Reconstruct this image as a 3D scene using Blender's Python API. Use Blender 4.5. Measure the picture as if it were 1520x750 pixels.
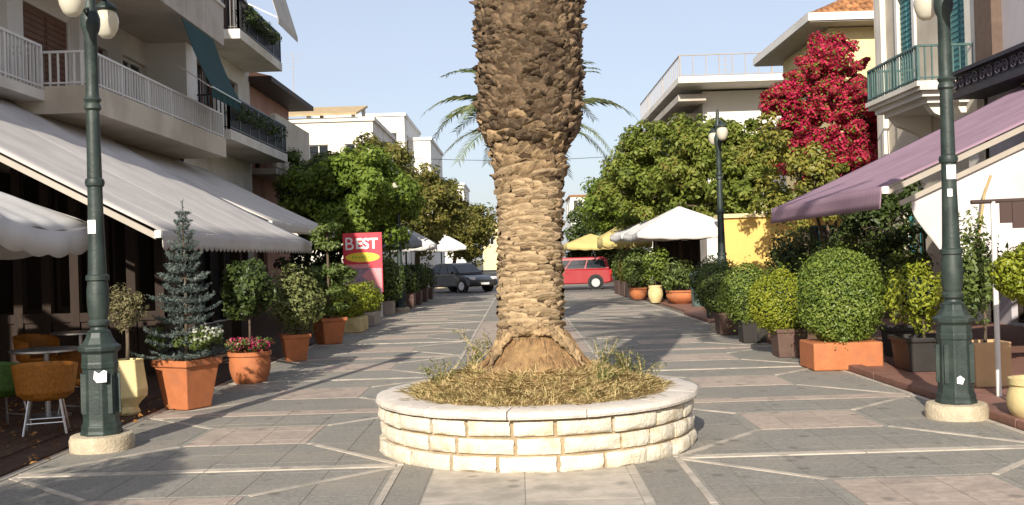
import bpy, bmesh, math, random
import numpy as np
from mathutils import Matrix, Vector, noise as mnoise

for o in list(bpy.data.objects):
    bpy.data.objects.remove(o)
SC = bpy.context.scene
COL = SC.collection
R = math.radians
random.seed(7)

# ---------------------------------------------------------------- camera
cam = bpy.data.cameras.new('camera')
cam.sensor_width = 36.0
cam.lens = 36.7
cam.clip_start = 0.05
cam.clip_end = 3000
cam_o = bpy.data.objects.new('camera', cam)
COL.objects.link(cam_o)
YAW, PITCH, ROLL = R(0.33), R(0.30), R(-1.75)
cam_o.matrix_world = (Matrix.Translation((0, 0, 1.6)) @ Matrix.Rotation(YAW, 4, 'Z')
                      @ Matrix.Rotation(R(90) + PITCH, 4, 'X') @ Matrix.Rotation(ROLL, 4, 'Z'))
SC.camera = cam_o

# ---------------------------------------------------------------- sky, sun, exposure
SUN_EL = R(25.5)
SUN_AZ = math.atan2(-0.217, -0.976)          # direction towards the sun, from +Y
world = bpy.data.worlds.new('World')
SC.world = world
world.use_nodes = True
wn = world.node_tree
bg = wn.nodes['Background']
sky = wn.nodes.new('ShaderNodeTexSky')
sky.sky_type = 'NISHITA'
sky.sun_disc = False
sky.sun_elevation = SUN_EL
sky.sun_rotation = SUN_AZ
sky.air_density = 1.0
sky.dust_density = 1.5
sky.ozone_density = 2.0
pale = wn.nodes.new('ShaderNodeMix')            # thin summer haze over the whole sky
pale.data_type = 'RGBA'
pale.inputs[0].default_value = 0.6
pale.inputs[7].default_value = (3.75, 3.8, 4.35, 1)
wn.links.new(sky.outputs[0], pale.inputs[6])
wn.links.new(pale.outputs[2], bg.inputs[0])
bg.inputs[1].default_value = 0.13
sun = bpy.data.lights.new('sun', 'SUN')
sun.energy = 5.0
sun.angle = R(0.55)
sun.color = (1.0, 0.915, 0.79)
sun_o = bpy.data.objects.new('sun', sun)
COL.objects.link(sun_o)
to_sun = Vector((math.sin(SUN_AZ) * math.cos(SUN_EL), math.cos(SUN_AZ) * math.cos(SUN_EL), math.sin(SUN_EL)))
sun_o.rotation_euler = to_sun.to_track_quat('Z', 'Y').to_euler()
sun_o.location = (-10, -30, 20)
SC.view_settings.view_transform = 'Standard'
SC.view_settings.look = 'None'
SC.view_settings.gamma = 1.0
SC.view_settings.exposure = 0.5
SC.view_settings.use_curve_mapping = False

# ---------------------------------------------------------------- helpers
def tag(o, label=None, cat=None, group=None, kind=None):
    if label: o['label'] = label
    if cat: o['category'] = cat
    if group: o['group'] = group
    if kind: o['kind'] = kind
    return o

def thing(name, label, cat, loc=(0, 0, 0), rz=0.0, group=None):
    o = bpy.data.objects.new(name, None)
    o.empty_display_size = 0.2
    COL.objects.link(o)
    o.location = loc
    o.rotation_euler = (0, 0, rz)
    return tag(o, label, cat, group)

def link(name, me, parent=None, w=False):
    o = bpy.data.objects.new(name, me)
    COL.objects.link(o)
    if parent is not None:
        o.parent = parent
        if w and parent.type == 'EMPTY':
            o.matrix_parent_inverse = Matrix.Translation(-Vector(parent.location))
    return o

def copy_tree(o, parent=None):
    c = o.copy()
    COL.objects.link(c)
    c.parent = parent
    for ch in o.children:
        copy_tree(ch, c)
    return c

class MB:
    def __init__(s): s.v = []; s.f = []
    def add(s, vs, fs):
        n = len(s.v)
        s.v += [tuple(p) for p in vs]
        s.f += [tuple(i + n for i in f) for f in fs]
        return s
    def box(s, x0, x1, y0, y1, z0, z1):
        return s.add([(x0,y0,z0),(x1,y0,z0),(x1,y1,z0),(x0,y1,z0),(x0,y0,z1),(x1,y0,z1),(x1,y1,z1),(x0,y1,z1)],
                     [(0,3,2,1),(4,5,6,7),(0,1,5,4),(1,2,6,5),(2,3,7,6),(3,0,4,7)])
    def bar(s, a, b, w, h=None):
        a = Vector(a); b = Vector(b); h = h or w
        d = (b - a).normalized()
        up = Vector((0, 0, 1)) if abs(d.z) < 0.95 else Vector((0, 1, 0))
        sd = d.cross(up).normalized() * w / 2
        u = sd.cross(d).normalized() * h / 2
        vs = []
        for p in (a, b):
            vs += [p - sd - u, p + sd - u, p + sd + u, p - sd + u]
        return s.add(vs, [(0,1,2,3),(7,6,5,4),(0,4,5,1),(1,5,6,2),(2,6,7,3),(3,7,4,0)])
    def tube(s, path, radii, n=8, cap=True):
        path = [Vector(p) for p in path]
        vs = []; fs = []
        side = None
        for i, p in enumerate(path):
            d = (path[min(i + 1, len(path) - 1)] - path[max(i - 1, 0)]).normalized()
            if side is None:
                side = d.cross(Vector((0.31, 0.9, 0.2))).normalized()
            side = (side - d * side.dot(d)).normalized()
            oth = d.cross(side)
            r = radii[i] if hasattr(radii, '__len__') else radii
            for k in range(n):
                a = 2 * math.pi * k / n
                vs.append(p + side * (r * math.cos(a)) + oth * (r * math.sin(a)))
        for i in range(len(path) - 1):
            for k in range(n):
                fs.append((i*n + k, i*n + (k+1) % n, (i+1)*n + (k+1) % n, (i+1)*n + k))
        if cap:
            fs.append(tuple(reversed(range(n))))
            fs.append(tuple((len(path)-1)*n + k for k in range(n)))
        return s.add(vs, fs)
    def lathe(s, prof, n=20, c=(0, 0, 0), rot=0.0, cap=True):
        vs = []; fs = []
        for r, z in prof:
            for k in range(n):
                a = 2 * math.pi * k / n + rot
                vs.append((c[0] + r * math.cos(a), c[1] + r * math.sin(a), c[2] + z))
        m = len(prof)
        for i in range(m - 1):
            for k in range(n):
                fs.append((i*n + k, i*n + (k+1) % n, (i+1)*n + (k+1) % n, (i+1)*n + k))
        if cap:
            fs.append(tuple(reversed(range(n))))
            fs.append(tuple((m-1)*n + k for k in range(n)))
        return s.add(vs, fs)
    def prism(s, poly, fmap, d0, d1):
        # poly: 2-D points, fmap(a, b, d) -> 3-D
        n = len(poly)
        vs = [fmap(a, b, d0) for a, b in poly] + [fmap(a, b, d1) for a, b in poly]
        fs = [tuple(reversed(range(n))), tuple(range(n, 2 * n))]
        fs += [(i, (i+1) % n, n + (i+1) % n, n + i) for i in range(n)]
        return s.add(vs, fs)
    def grid(s, fn, nu, nv):
        vs = [fn(i / nu, j / nv) for j in range(nv + 1) for i in range(nu + 1)]
        fs = [(j*(nu+1)+i, j*(nu+1)+i+1, (j+1)*(nu+1)+i+1, (j+1)*(nu+1)+i) for j in range(nv) for i in range(nu)]
        return s.add(vs, fs)
    def mesh(s, name, m, smooth=False, fix=True):
        me = bpy.data.meshes.new(name)
        me.from_pydata(s.v, [], s.f)
        if fix:
            bm = bmesh.new(); bm.from_mesh(me)
            bmesh.ops.recalc_face_normals(bm, faces=bm.faces)
            bm.to_mesh(me); bm.free()
        if smooth:
            me.polygons.foreach_set('use_smooth', [True] * len(me.polygons))
        me.materials.append(m)
        return me
    def build(s, name, m, parent=None, w=False, smooth=False, bevel=0, solid=0, sub=0, auto=None):
        me = s.mesh(name, m, smooth)
        o = link(name, me, parent, w)
        if solid:
            md = o.modifiers.new('solid', 'SOLIDIFY'); md.thickness = solid; md.offset = 0
        if bevel:
            md = o.modifiers.new('bevel', 'BEVEL'); md.width = bevel; md.segments = 2; md.limit_method = 'ANGLE'
        if sub:
            md = o.modifiers.new('sub', 'SUBSURF'); md.levels = sub; md.render_levels = sub
        if auto is not None:
            me.set_sharp_from_angle(angle=R(auto))
        return o

# ---------------------------------------------------------------- materials
def lin(c):
    return tuple(((x / 255) / 12.92 if x / 255 <= 0.04045 else ((x / 255 + 0.055) / 1.055) ** 2.4) for x in c)

MATS = {}
def mat(name, col, rough=0.7, var=0.18, scale=6.0, bump=0.0, bscale=None, metal=0.0, col2=None, spec=0.4,
        island=0.0, stretch=None, dirt=None, dirt_scale=2.0, dirt_amt=0.5, transl=0.0, coat=0.0):
    if name in MATS: return MATS[name]
    m = bpy.data.materials.new(name); m.use_nodes = True
    nt = m.node_tree; N = nt.nodes; L = nt.links
    b = N['Principled BSDF']
    b.inputs['Roughness'].default_value = rough
    b.inputs['Metallic'].default_value = metal
    b.inputs['Specular IOR Level'].default_value = spec
    if coat: b.inputs['Coat Weight'].default_value = coat
    tc = N.new('ShaderNodeTexCoord')
    mp = N.new('ShaderNodeMapping')
    L.new(tc.outputs['Object'], mp.inputs[0])
    if stretch: mp.inputs['Scale'].default_value = stretch
    nz = N.new('ShaderNodeTexNoise')
    nz.inputs['Scale'].default_value = scale
    nz.inputs['Detail'].default_value = 6
    nz.inputs['Roughness'].default_value = 0.65
    L.new(mp.outputs[0], nz.inputs['Vector'])
    ramp = N.new('ShaderNodeValToRGB')
    a = tuple(max(0, c * (1 - var)) for c in col)
    d = col2 if col2 else tuple(min(1, c * (1 + var)) for c in col)
    ramp.color_ramp.elements[0].position = 0.3
    ramp.color_ramp.elements[1].position = 0.7
    ramp.color_ramp.elements[0].color = (*a, 1)
    ramp.color_ramp.elements[1].color = (*d, 1)
    L.new(nz.outputs['Fac'], ramp.inputs[0])
    out = ramp.outputs[0]
    if island:
        gm = N.new('ShaderNodeNewGeometry')
        oi = N.new('ShaderNodeObjectInfo')
        ad = N.new('ShaderNodeMath'); ad.operation = 'ADD'
        L.new(gm.outputs['Random Per Island'], ad.inputs[0]); L.new(oi.outputs['Random'], ad.inputs[1])
        fr = N.new('ShaderNodeMath'); fr.operation = 'FRACT'
        L.new(ad.outputs[0], fr.inputs[0])
        mr = N.new('ShaderNodeMapRange')
        mr.inputs['To Min'].default_value = 1 - island; mr.inputs['To Max'].default_value = 1 + island
        L.new(fr.outputs[0], mr.inputs[0])
        mx = N.new('ShaderNodeMix'); mx.data_type = 'RGBA'; mx.blend_type = 'MULTIPLY'
        mx.inputs[0].default_value = 1
        L.new(out, mx.inputs[6]); L.new(mr.outputs[0], mx.inputs[7])
        out = mx.outputs[2]
    if dirt:
        n2 = N.new('ShaderNodeTexNoise'); n2.inputs['Scale'].default_value = dirt_scale
        n2.inputs['Detail'].default_value = 5
        L.new(tc.outputs['Object'], n2.inputs['Vector'])
        r2 = N.new('ShaderNodeValToRGB')
        r2.color_ramp.elements[0].position = 0.48; r2.color_ramp.elements[1].position = 0.68
        r2.color_ramp.elements[0].color = (0, 0, 0, 1); r2.color_ramp.elements[1].color = (dirt_amt,) * 3 + (1,)
        L.new(n2.outputs['Fac'], r2.inputs[0])
        mx = N.new('ShaderNodeMix'); mx.data_type = 'RGBA'
        L.new(r2.outputs[0], mx.inputs[0]); L.new(out, mx.inputs[6]); mx.inputs[7].default_value = (*dirt, 1)
        out = mx.outputs[2]
    L.new(out, b.inputs['Base Color'])
    if bump:
        n3 = N.new('ShaderNodeTexNoise'); n3.inputs['Scale'].default_value = bscale or scale * 4
        n3.inputs['Detail'].default_value = 6
        L.new(mp.outputs[0], n3.inputs['Vector'])
        bp = N.new('ShaderNodeBump'); bp.inputs['Strength'].default_value = bump; bp.inputs['Distance'].default_value = 0.02
        L.new(n3.outputs['Fac'], bp.inputs['Height']); L.new(bp.outputs[0], b.inputs['Normal'])
    if transl:
        tr = N.new('ShaderNodeBsdfTranslucent'); L.new(out, tr.inputs[0])
        ms = N.new('ShaderNodeMixShader'); ms.inputs[0].default_value = transl
        L.new(b.outputs[0], ms.inputs[1]); L.new(tr.outputs[0], ms.inputs[2])
        L.new(ms.outputs[0], N['Material Output'].inputs[0])
    MATS[name] = m
    return m

def leaf_mat(name, cols, rough=0.5, transl=0.3, noise_scale=1.2, spec=0.35):
    if name in MATS: return MATS[name]
    m = bpy.data.materials.new(name); m.use_nodes = True
    nt = m.node_tree; N = nt.nodes; L = nt.links
    b = N['Principled BSDF']; b.inputs['Roughness'].default_value = rough
    b.inputs['Specular IOR Level'].default_value = spec
    gm = N.new('ShaderNodeNewGeometry')
    tc = N.new('ShaderNodeTexCoord')
    nz = N.new('ShaderNodeTexNoise'); nz.inputs['Scale'].default_value = noise_scale
    L.new(tc.outputs['Object'], nz.inputs['Vector'])
    ma = N.new('ShaderNodeMath'); ma.operation = 'MULTIPLY_ADD'; ma.inputs[1].default_value = 0.62
    L.new(gm.outputs['Random Per Island'], ma.inputs[0])
    mb_ = N.new('ShaderNodeMath'); mb_.operation = 'MULTIPLY_ADD'; mb_.inputs[1].default_value = 1.1; mb_.inputs[2].default_value = -0.36
    L.new(nz.outputs['Fac'], mb_.inputs[0]); L.new(mb_.outputs[0], ma.inputs[2])
    rp = N.new('ShaderNodeValToRGB')
    while len(rp.color_ramp.elements) < len(cols): rp.color_ramp.elements.new(0.5)
    for i, c in enumerate(cols):
        rp.color_ramp.elements[i].position = i / (len(cols) - 1)
        rp.color_ramp.elements[i].color = (*c, 1)
    L.new(ma.outputs[0], rp.inputs[0])
    L.new(rp.outputs[0], b.inputs['Base Color'])
    tr = N.new('ShaderNodeBsdfTranslucent'); L.new(rp.outputs[0], tr.inputs[0])
    ms = N.new('ShaderNodeMixShader'); ms.inputs[0].default_value = transl
    L.new(b.outputs[0], ms.inputs[1]); L.new(tr.outputs[0], ms.inputs[2])
    L.new(ms.outputs[0], N['Material Output'].inputs[0])
    MATS[name] = m
    return m

def glass_mat(name, col=(0.02, 0.025, 0.03)):
    if name in MATS: return MATS[name]
    m = bpy.data.materials.new(name); m.use_nodes = True
    b = m.node_tree.nodes['Principled BSDF']
    b.inputs['Base Color'].default_value = (*col, 1)
    b.inputs['Roughness'].default_value = 0.06
    b.inputs['Specular IOR Level'].default_value = 0.7
    MATS[name] = m
    return m

def fabric_mat(name, col, stripe=0.0, scale=9.0, transl=0.15, axis='Y', rough=0.85):
    m = mat(name, col, rough, 0.07, 1.4, bump=0.12, bscale=260, transl=transl, spec=0.2,
            dirt=tuple(c * 0.62 for c in col), dirt_scale=1.1, dirt_amt=0.35)
    if stripe:
        nt = m.node_tree; N = nt.nodes; L = nt.links
        b = N['Principled BSDF']
        src = b.inputs['Base Color'].links[0].from_socket
        tc = N.new('ShaderNodeTexCoord')
        wv = N.new('ShaderNodeTexWave'); wv.bands_direction = axis
        wv.inputs['Scale'].default_value = scale; wv.inputs['Distortion'].default_value = 0.6
        wv.inputs['Detail Scale'].default_value = 0.3
        L.new(tc.outputs['Object'], wv.inputs['Vector'])
        mr = N.new('ShaderNodeMapRange'); mr.inputs['To Min'].default_value = 1 - stripe; mr.inputs['To Max'].default_value = 1.0
        L.new(wv.outputs['Fac'], mr.inputs[0])
        mx = N.new('ShaderNodeMix'); mx.data_type = 'RGBA'; mx.blend_type = 'MULTIPLY'; mx.inputs[0].default_value = 1
        L.new(src, mx.inputs[6]); L.new(mr.outputs[0], mx.inputs[7])
        L.new(mx.outputs[2], b.inputs['Base Color'])
    return m

M_SLAB = mat('grey_slate', (0.23, 0.216, 0.187), 0.8, 0.28, 34, bump=0.5, bscale=90, island=0.05, dirt=(0.30, 0.265, 0.215), dirt_scale=1.3, dirt_amt=0.6)
M_PINK = mat('pink_stone', (0.37, 0.30, 0.245), 0.75, 0.2, 14, bump=0.4, bscale=60, island=0.05, dirt=(0.25, 0.21, 0.18), dirt_scale=3.0, dirt_amt=0.6)
M_MARBLE = mat('pale_marble', (0.43, 0.38, 0.315), 0.7, 0.16, 8, bump=0.25, bscale=40, island=0.08, dirt=(0.27, 0.245, 0.205), dirt_scale=3, dirt_amt=0.9)
def spots(m, scale=9.0, amt=0.45):
    nt = m.node_tree; N = nt.nodes; L = nt.links; b = N['Principled BSDF']
    src = b.inputs['Base Color'].links[0].from_socket
    tc = N.new('ShaderNodeTexCoord'); vo = N.new('ShaderNodeTexVoronoi'); vo.inputs['Scale'].default_value = scale
    L.new(tc.outputs['Object'], vo.inputs['Vector'])
    rp = N.new('ShaderNodeValToRGB'); rp.color_ramp.elements[0].position = 0.10; rp.color_ramp.elements[1].position = 0.2
    rp.color_ramp.elements[0].color = (amt, amt, amt, 1); rp.color_ramp.elements[1].color = (0, 0, 0, 1)
    L.new(vo.outputs['Distance'], rp.inputs[0])
    mx = N.new('ShaderNodeMix'); mx.data_type = 'RGBA'; L.new(rp.outputs[0], mx.inputs[0]); L.new(src, mx.inputs[6]); mx.inputs[7].default_value = (.08, .075, .065, 1)
    L.new(mx.outputs[2], b.inputs['Base Color'])
for m_ in (M_SLAB, M_PINK, M_MARBLE): spots(m_, 3.1, 0.5)
M_BED = mat('mortar_bed', (0.25, 0.235, 0.20), 0.9, 0.2, 20, bump=0.4)
M_EARTH = mat('ground_earth', (0.13, 0.115, 0.095), 0.95, 0.25, 3, bump=0.5)
M_REDTILE = mat('red_terrace_tile', (0.19, 0.095, 0.07), 0.7, 0.2, 6, bump=0.2, island=0.12)
M_DECK = mat('brown_terrace', (0.07, 0.035, 0.019), 0.8, 0.35, 5, bump=0.3, island=0.2)
M_CREAM = mat('cream_limestone', (0.64, 0.58, 0.465), 0.85, 0.14, 7, bump=0.7, bscale=38, island=0.09, dirt=(0.46, 0.36, 0.22), dirt_scale=7, dirt_amt=0.75)
M_CAP = mat('cap_stone', (0.60, 0.545, 0.475), 0.75, 0.14, 6, bump=0.5, bscale=45, island=0.06, dirt=(0.35, 0.31, 0.26), dirt_scale=6, dirt_amt=0.55)
M_MORTAR = mat('planter_mortar', (0.33, 0.25, 0.155), 0.95, 0.2, 12, bump=0.6)
M_TERRA = mat('terracotta', (0.43, 0.145, 0.055), 0.8, 0.16, 5, bump=0.2, bscale=50, dirt=(0.30, 0.12, 0.06), dirt_scale=4, dirt_amt=0.6)
M_CREAMPOT = mat('cream_pot', (0.62, 0.50, 0.25), 0.7, 0.12, 4, bump=0.15, dirt=(0.36, 0.25, 0.1), dirt_scale=5)
M_TANPOT = mat('tan_pot', (0.42, 0.27, 0.14), 0.7, 0.12, 4, bump=0.15)
M_BLACKPOT = mat('dark_pot', (0.025, 0.022, 0.02), 0.6, 0.2, 6)
M_BROWNPOT = mat('brown_pot', (0.11, 0.065, 0.05), 0.7, 0.2, 6)
M_CONCPOT = mat('concrete_pot', (0.34, 0.29, 0.25), 0.85, 0.15, 6, bump=0.3)
M_SOIL = mat('soil', (0.06, 0.04, 0.025), 0.95, 0.3, 20, bump=0.8)
M_IRON = mat('green_lamp_paint', (0.022, 0.034, 0.030), 0.5, 0.35, 7, bump=0.15, bscale=40, dirt=(0.06, 0.078, 0.066), dirt_scale=4, dirt_amt=0.6)
M_CONC = mat('concrete_base', (0.45, 0.38, 0.27), 0.9, 0.2, 9, bump=0.6, bscale=40, dirt=(0.25, 0.2, 0.13), dirt_scale=5)
M_GLOBE = mat('milk_glass', (0.72, 0.68, 0.56), 0.25, 0.05, 4, transl=0.35)
M_PAPER = mat('white_paper', (0.8, 0.8, 0.78), 0.7, 0.05, 8)
M_WHITE = mat('white_paint', (0.74, 0.72, 0.68), 0.6, 0.06, 3)
M_RAILWHITE = mat('white_rail', (0.66, 0.64, 0.60), 0.5, 0.06, 3)
M_RAILBLACK = mat('black_rail', (0.012, 0.012, 0.014), 0.4, 0.2, 3)
M_STEEL = mat('steel', (0.5, 0.5, 0.5), 0.3, 0.1, 5, metal=0.9)
M_BARK = mat('bark', (0.10, 0.075, 0.05), 0.95, 0.35, 8, bump=0.8, bscale=25, stretch=(1, 1, 0.3))
M_PALMCORE = mat('palm_fibre', (0.06, 0.036, 0.018), 0.95, 0.4, 14, bump=1.0, bscale=40)
M_PALMSTUB_LO = mat('palm_scar', (0.345, 0.25, 0.145), 0.95, 0.42, 9, bump=0.9, bscale=30, island=0.2, stretch=(1, 1, 2.2))
M_PALMSTUB_HI = mat('palm_stub', (0.125, 0.085, 0.050), 0.95, 0.6, 10, bump=0.9, bscale=30, island=0.35)
M_ROOT = mat('palm_root_mass', (0.25, 0.155, 0.07), 0.95, 0.4, 16, bump=1.0, bscale=50)
M_GRASS = leaf_mat('dry_grass', [(0.28, 0.26, 0.09), (0.56, 0.44, 0.20), (0.68, 0.55, 0.29), (0.60, 0.45, 0.21), (0.24, 0.27, 0.09)], 0.8, 0.25, 2.0, 0.1)
M_WOOD = mat('dark_wood', (0.022, 0.011, 0.006), 0.75, 0.3, 3, bump=0.2, stretch=(8, 8, 0.8))
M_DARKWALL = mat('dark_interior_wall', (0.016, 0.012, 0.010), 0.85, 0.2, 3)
M_GLASS = glass_mat('window_glass')
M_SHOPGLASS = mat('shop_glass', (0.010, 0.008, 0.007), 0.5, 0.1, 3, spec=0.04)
M_SHUT = mat('brown_shutter', (0.15, 0.07, 0.04), 0.6, 0.2, 4)
M_TEAL = mat('teal_shutter', (0.03, 0.16, 0.17), 0.55, 0.15, 4)
# leaves
L_MAG = leaf_mat('magnolia_leaf', [(0.055, 0.085, 0.015), (0.115, 0.155, 0.025), (0.19, 0.235, 0.04), (0.25, 0.285, 0.06), (0.23, 0.15, 0.045)], 0.5, 0.35, 0.7, 0.25)
L_MAG2 = leaf_mat('green_tree_leaf', [(0.06, 0.10, 0.017), (0.12, 0.18, 0.027), (0.19, 0.265, 0.04), (0.26, 0.33, 0.055)], 0.5, 0.38, 0.7, 0.25)
L_OLV = leaf_mat('brownish_tree_leaf', [(0.07, 0.085, 0.018), (0.145, 0.15, 0.032), (0.22, 0.20, 0.05), (0.25, 0.155, 0.055)], 0.5, 0.35, 0.9, 0.25)
L_BOX = leaf_mat('box_leaf', [(0.06, 0.105, 0.018), (0.125, 0.19, 0.03), (0.21, 0.275, 0.05), (0.29, 0.34, 0.08)], 0.45, 0.3, 5.0)
L_YEL = leaf_mat('yellow_green_leaf', [(0.10, 0.14, 0.012), (0.21, 0.26, 0.02), (0.34, 0.37, 0.04), (0.42, 0.42, 0.06)], 0.45, 0.35, 4.0)
L_DARK = leaf_mat('dark_green_leaf', [(0.02, 0.035, 0.01), (0.04, 0.065, 0.015), (0.07, 0.10, 0.025), (0.10, 0.14, 0.035)], 0.45, 0.25, 4.0)
L_MID = leaf_mat('mid_green_leaf', [(0.04, 0.065, 0.016), (0.085, 0.125, 0.03), (0.14, 0.19, 0.045), (0.20, 0.24, 0.07)], 0.45, 0.3, 3.0)
L_SILV = leaf_mat('olive_silver_leaf', [(0.09, 0.085, 0.04), (0.17, 0.15, 0.07), (0.24, 0.21, 0.10)], 0.6, 0.25, 4.0)
L_BLUE = leaf_mat('spruce_needle', [(0.035, 0.055, 0.05), (0.07, 0.10, 0.09), (0.13, 0.165, 0.15), (0.22, 0.25, 0.22)], 0.6, 0.15, 4.0)
L_BOUG = leaf_mat('bougainvillea_bract', [(0.12, 0.008, 0.02), (0.34, 0.014, 0.05), (0.52, 0.028, 0.09), (0.60, 0.07, 0.13), (0.48, 0.06, 0.06)], 0.6, 0.35, 0.9, 0.15)
L_PALM = leaf_mat('palm_leaflet', [(0.06, 0.085, 0.03), (0.12, 0.16, 0.06), (0.20, 0.24, 0.10), (0.26, 0.26, 0.13)], 0.4, 0.25, 0.8, 0.5)
L_FLOWP = leaf_mat('pink_petal', [(0.35, 0.01, 0.06), (0.5, 0.03, 0.12), (0.6, 0.2, 0.25), (0.4, 0.01, 0.03)], 0.6, 0.3, 5.0, 0.1)
L_FLOWW = leaf_mat('white_petal', [(0.34, 0.36, 0.28), (0.55, 0.55, 0.48)], 0.6, 0.3, 5.0, 0.1)

# ---------------------------------------------------------------- foliage
def leaves_mesh(name, P, Nrm, size, m, aspect=0.5, rng=None, T=None, fold=0.15):
    """one diamond-shaped, slightly folded leaf per point"""
    rng = rng or np.random.default_rng(1)
    n = len(P)
    Nrm = Nrm / (np.linalg.norm(Nrm, axis=1, keepdims=True) + 1e-9)
    if T is None:
        T = rng.normal(size=(n, 3))
    T = T - Nrm * (T * Nrm).sum(1, keepdims=True)
    T /= np.linalg.norm(T, axis=1, keepdims=True) + 1e-9
    B = np.cross(Nrm, T)
    s = (np.ones(n) * size if np.isscalar(size) else size)[:, None]
    v = np.empty((n, 4, 3))
    v[:, 0] = P - T * s * 0.5
    v[:, 1] = P - B * s * 0.5 * aspect + Nrm * s * fold
    v[:, 2] = P + T * s * 0.5
    v[:, 3] = P + B * s * 0.5 * aspect + Nrm * s * fold
    me = bpy.data.meshes.new(name)
    me.vertices.add(4 * n); me.loops.add(4 * n); me.polygons.add(n)
    me.vertices.foreach_set('co', v.reshape(-1))
    me.loops.foreach_set('vertex_index', np.arange(4 * n, dtype=np.int32))
    me.polygons.foreach_set('loop_start', np.arange(0, 4 * n, 4, dtype=np.int32))
    me.update(calc_edges=True)
    me.validate()
    me.materials.append(m)
    return me

def unit(rng, n):
    d = rng.normal(size=(n, 3))
    return d / np.linalg.norm(d, axis=1, keepdims=True)

def lump(D, seed, amp):
    """angular noise so that an outline is uneven"""
    r = np.random.default_rng(seed)
    out = np.zeros(len(D))
    for k in range(7):
        a = unit(r, 1)[0]; f = r.uniform(2, 6); ph = r.uniform(0, 6.28)
        out += np.sin(f * (D @ a) * 1.6 + ph)
    return 1 + amp * out / 3.0

def clump_leaves(rng, centers, radii, per, up=0.5, out=None, spread=0.55, flat=0.8):
    P = []; Nn = []
    for c, r in zip(centers, radii):
        d = unit(rng, per)
        rad = r * rng.uniform(0.25, 1.0, per) ** 0.6
        p = c + d * rad[:, None] * np.array([1, 1, flat])
        nn = d + np.array([0, 0, up]) + rng.normal(size=(per, 3)) * spread
        P.append(p); Nn.append(nn)
    return np.concatenate(P), np.concatenate(Nn)

def crown(rng, c, rad, nclump, per, cr, seed, amp=0.22, inner=0.25):
    D = unit(rng, nclump)
    k = rng.uniform(inner, 1, nclump) ** 0.5 * lump(D, seed, amp)
    C = np.array(c) + D * k[:, None] * np.array(rad)
    return C, cr * rng.uniform(0.6, 1.25, nclump)

def tree(name, label, loc, h, crown_c, rad, lm, leaf=0.17, nclump=120, per=160, cr=0.55, seed=1, trunk_r=0.13, lean=(0, 0), cat='tree', group=None, extra=None):
    """trunk, limbs and a crown of separate leaves in clumps; crown_c relative to loc"""
    rng = np.random.default_rng(seed)
    t = thing(name, label, cat, loc, 0, group)
    fork = max(0.5, crown_c[2] - rad[2] * 0.75)
    tb = MB()
    top = Vector((crown_c[0] + lean[0], crown_c[1] + lean[1], crown_c[2] + rad[2] * 0.3))
    pth = [Vector((0, 0, -0.05)), Vector((0.02, 0.01, 0.15)), Vector((crown_c[0] * 0.25, crown_c[1] * 0.25, fork * 0.6)),
           Vector((crown_c[0] * 0.55, crown_c[1] * 0.55, fork)), top]
    tb.tube(pth, [trunk_r * 1.5, trunk_r * 1.1, trunk_r * 0.9, trunk_r * 0.75, trunk_r * 0.2], 9)
    tr = tb.build('trunk', M_BARK, t, smooth=True)
    C, cradii = crown(rng, crown_c, rad, nclump, per, cr, seed)
    lb = MB()
    for k in range(9):
        e = Vector(C[rng.integers(len(C))])
        s = pth[3].lerp(top, rng.uniform(0, 0.6))
        mid = s.lerp(e, 0.5) + Vector((0, 0, -0.1 * (e - s).length))
        lb.tube([s, mid, e], [trunk_r * 0.5, trunk_r * 0.3, trunk_r * 0.08], 6)
    lb.build('limb', M_BARK, tr, smooth=True)
    P, Nn = clump_leaves(rng, C, cradii, per)
    Nn += (P - np.array(crown_c)) / np.array(rad) * 0.35
    link('crown', leaves_mesh('crown', P, Nn, leaf * rng.uniform(0.6, 1.25, len(P)), lm, 0.5, rng), t)
    return t

def bush_foliage(rng, c, rad, lm, leaf, n, seed, amp=0.05, depth=0.12, power=2.0, fuzz=0.0):
    """leaves near the surface of a clipped ellipsoid, plus some inside"""
    D = unit(rng, n)
    # superellipsoid for boxier clipped forms
    q = (np.abs(D) ** power).sum(1) ** (-1 / power)
    k = (1 - depth * rng.uniform(0, 1, n) ** 1.5 * 2) * lump(D, seed, amp) * q
    k *= 1 + fuzz * (rng.random(n) < 0.08) * rng.random(n)
    P = np.array(c) + D * k[:, None] * np.array(rad)
    Nn = D / np.array(rad) * np.mean(rad) + rng.normal(size=(n, 3)) * 0.65 + np.array([0, 0, 0.2])
    return leaves_mesh('foliage', P, Nn, leaf * rng.uniform(0.6, 1.3, n), lm, 0.5, rng)

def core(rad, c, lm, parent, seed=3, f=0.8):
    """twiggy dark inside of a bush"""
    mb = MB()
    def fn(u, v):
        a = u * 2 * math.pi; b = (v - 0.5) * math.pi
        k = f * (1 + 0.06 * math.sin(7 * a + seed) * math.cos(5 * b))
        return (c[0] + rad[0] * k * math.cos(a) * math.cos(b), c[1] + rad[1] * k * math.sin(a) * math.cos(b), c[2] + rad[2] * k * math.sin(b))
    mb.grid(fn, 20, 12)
    return mb.build('inner_foliage', lm, parent, smooth=True)

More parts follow.
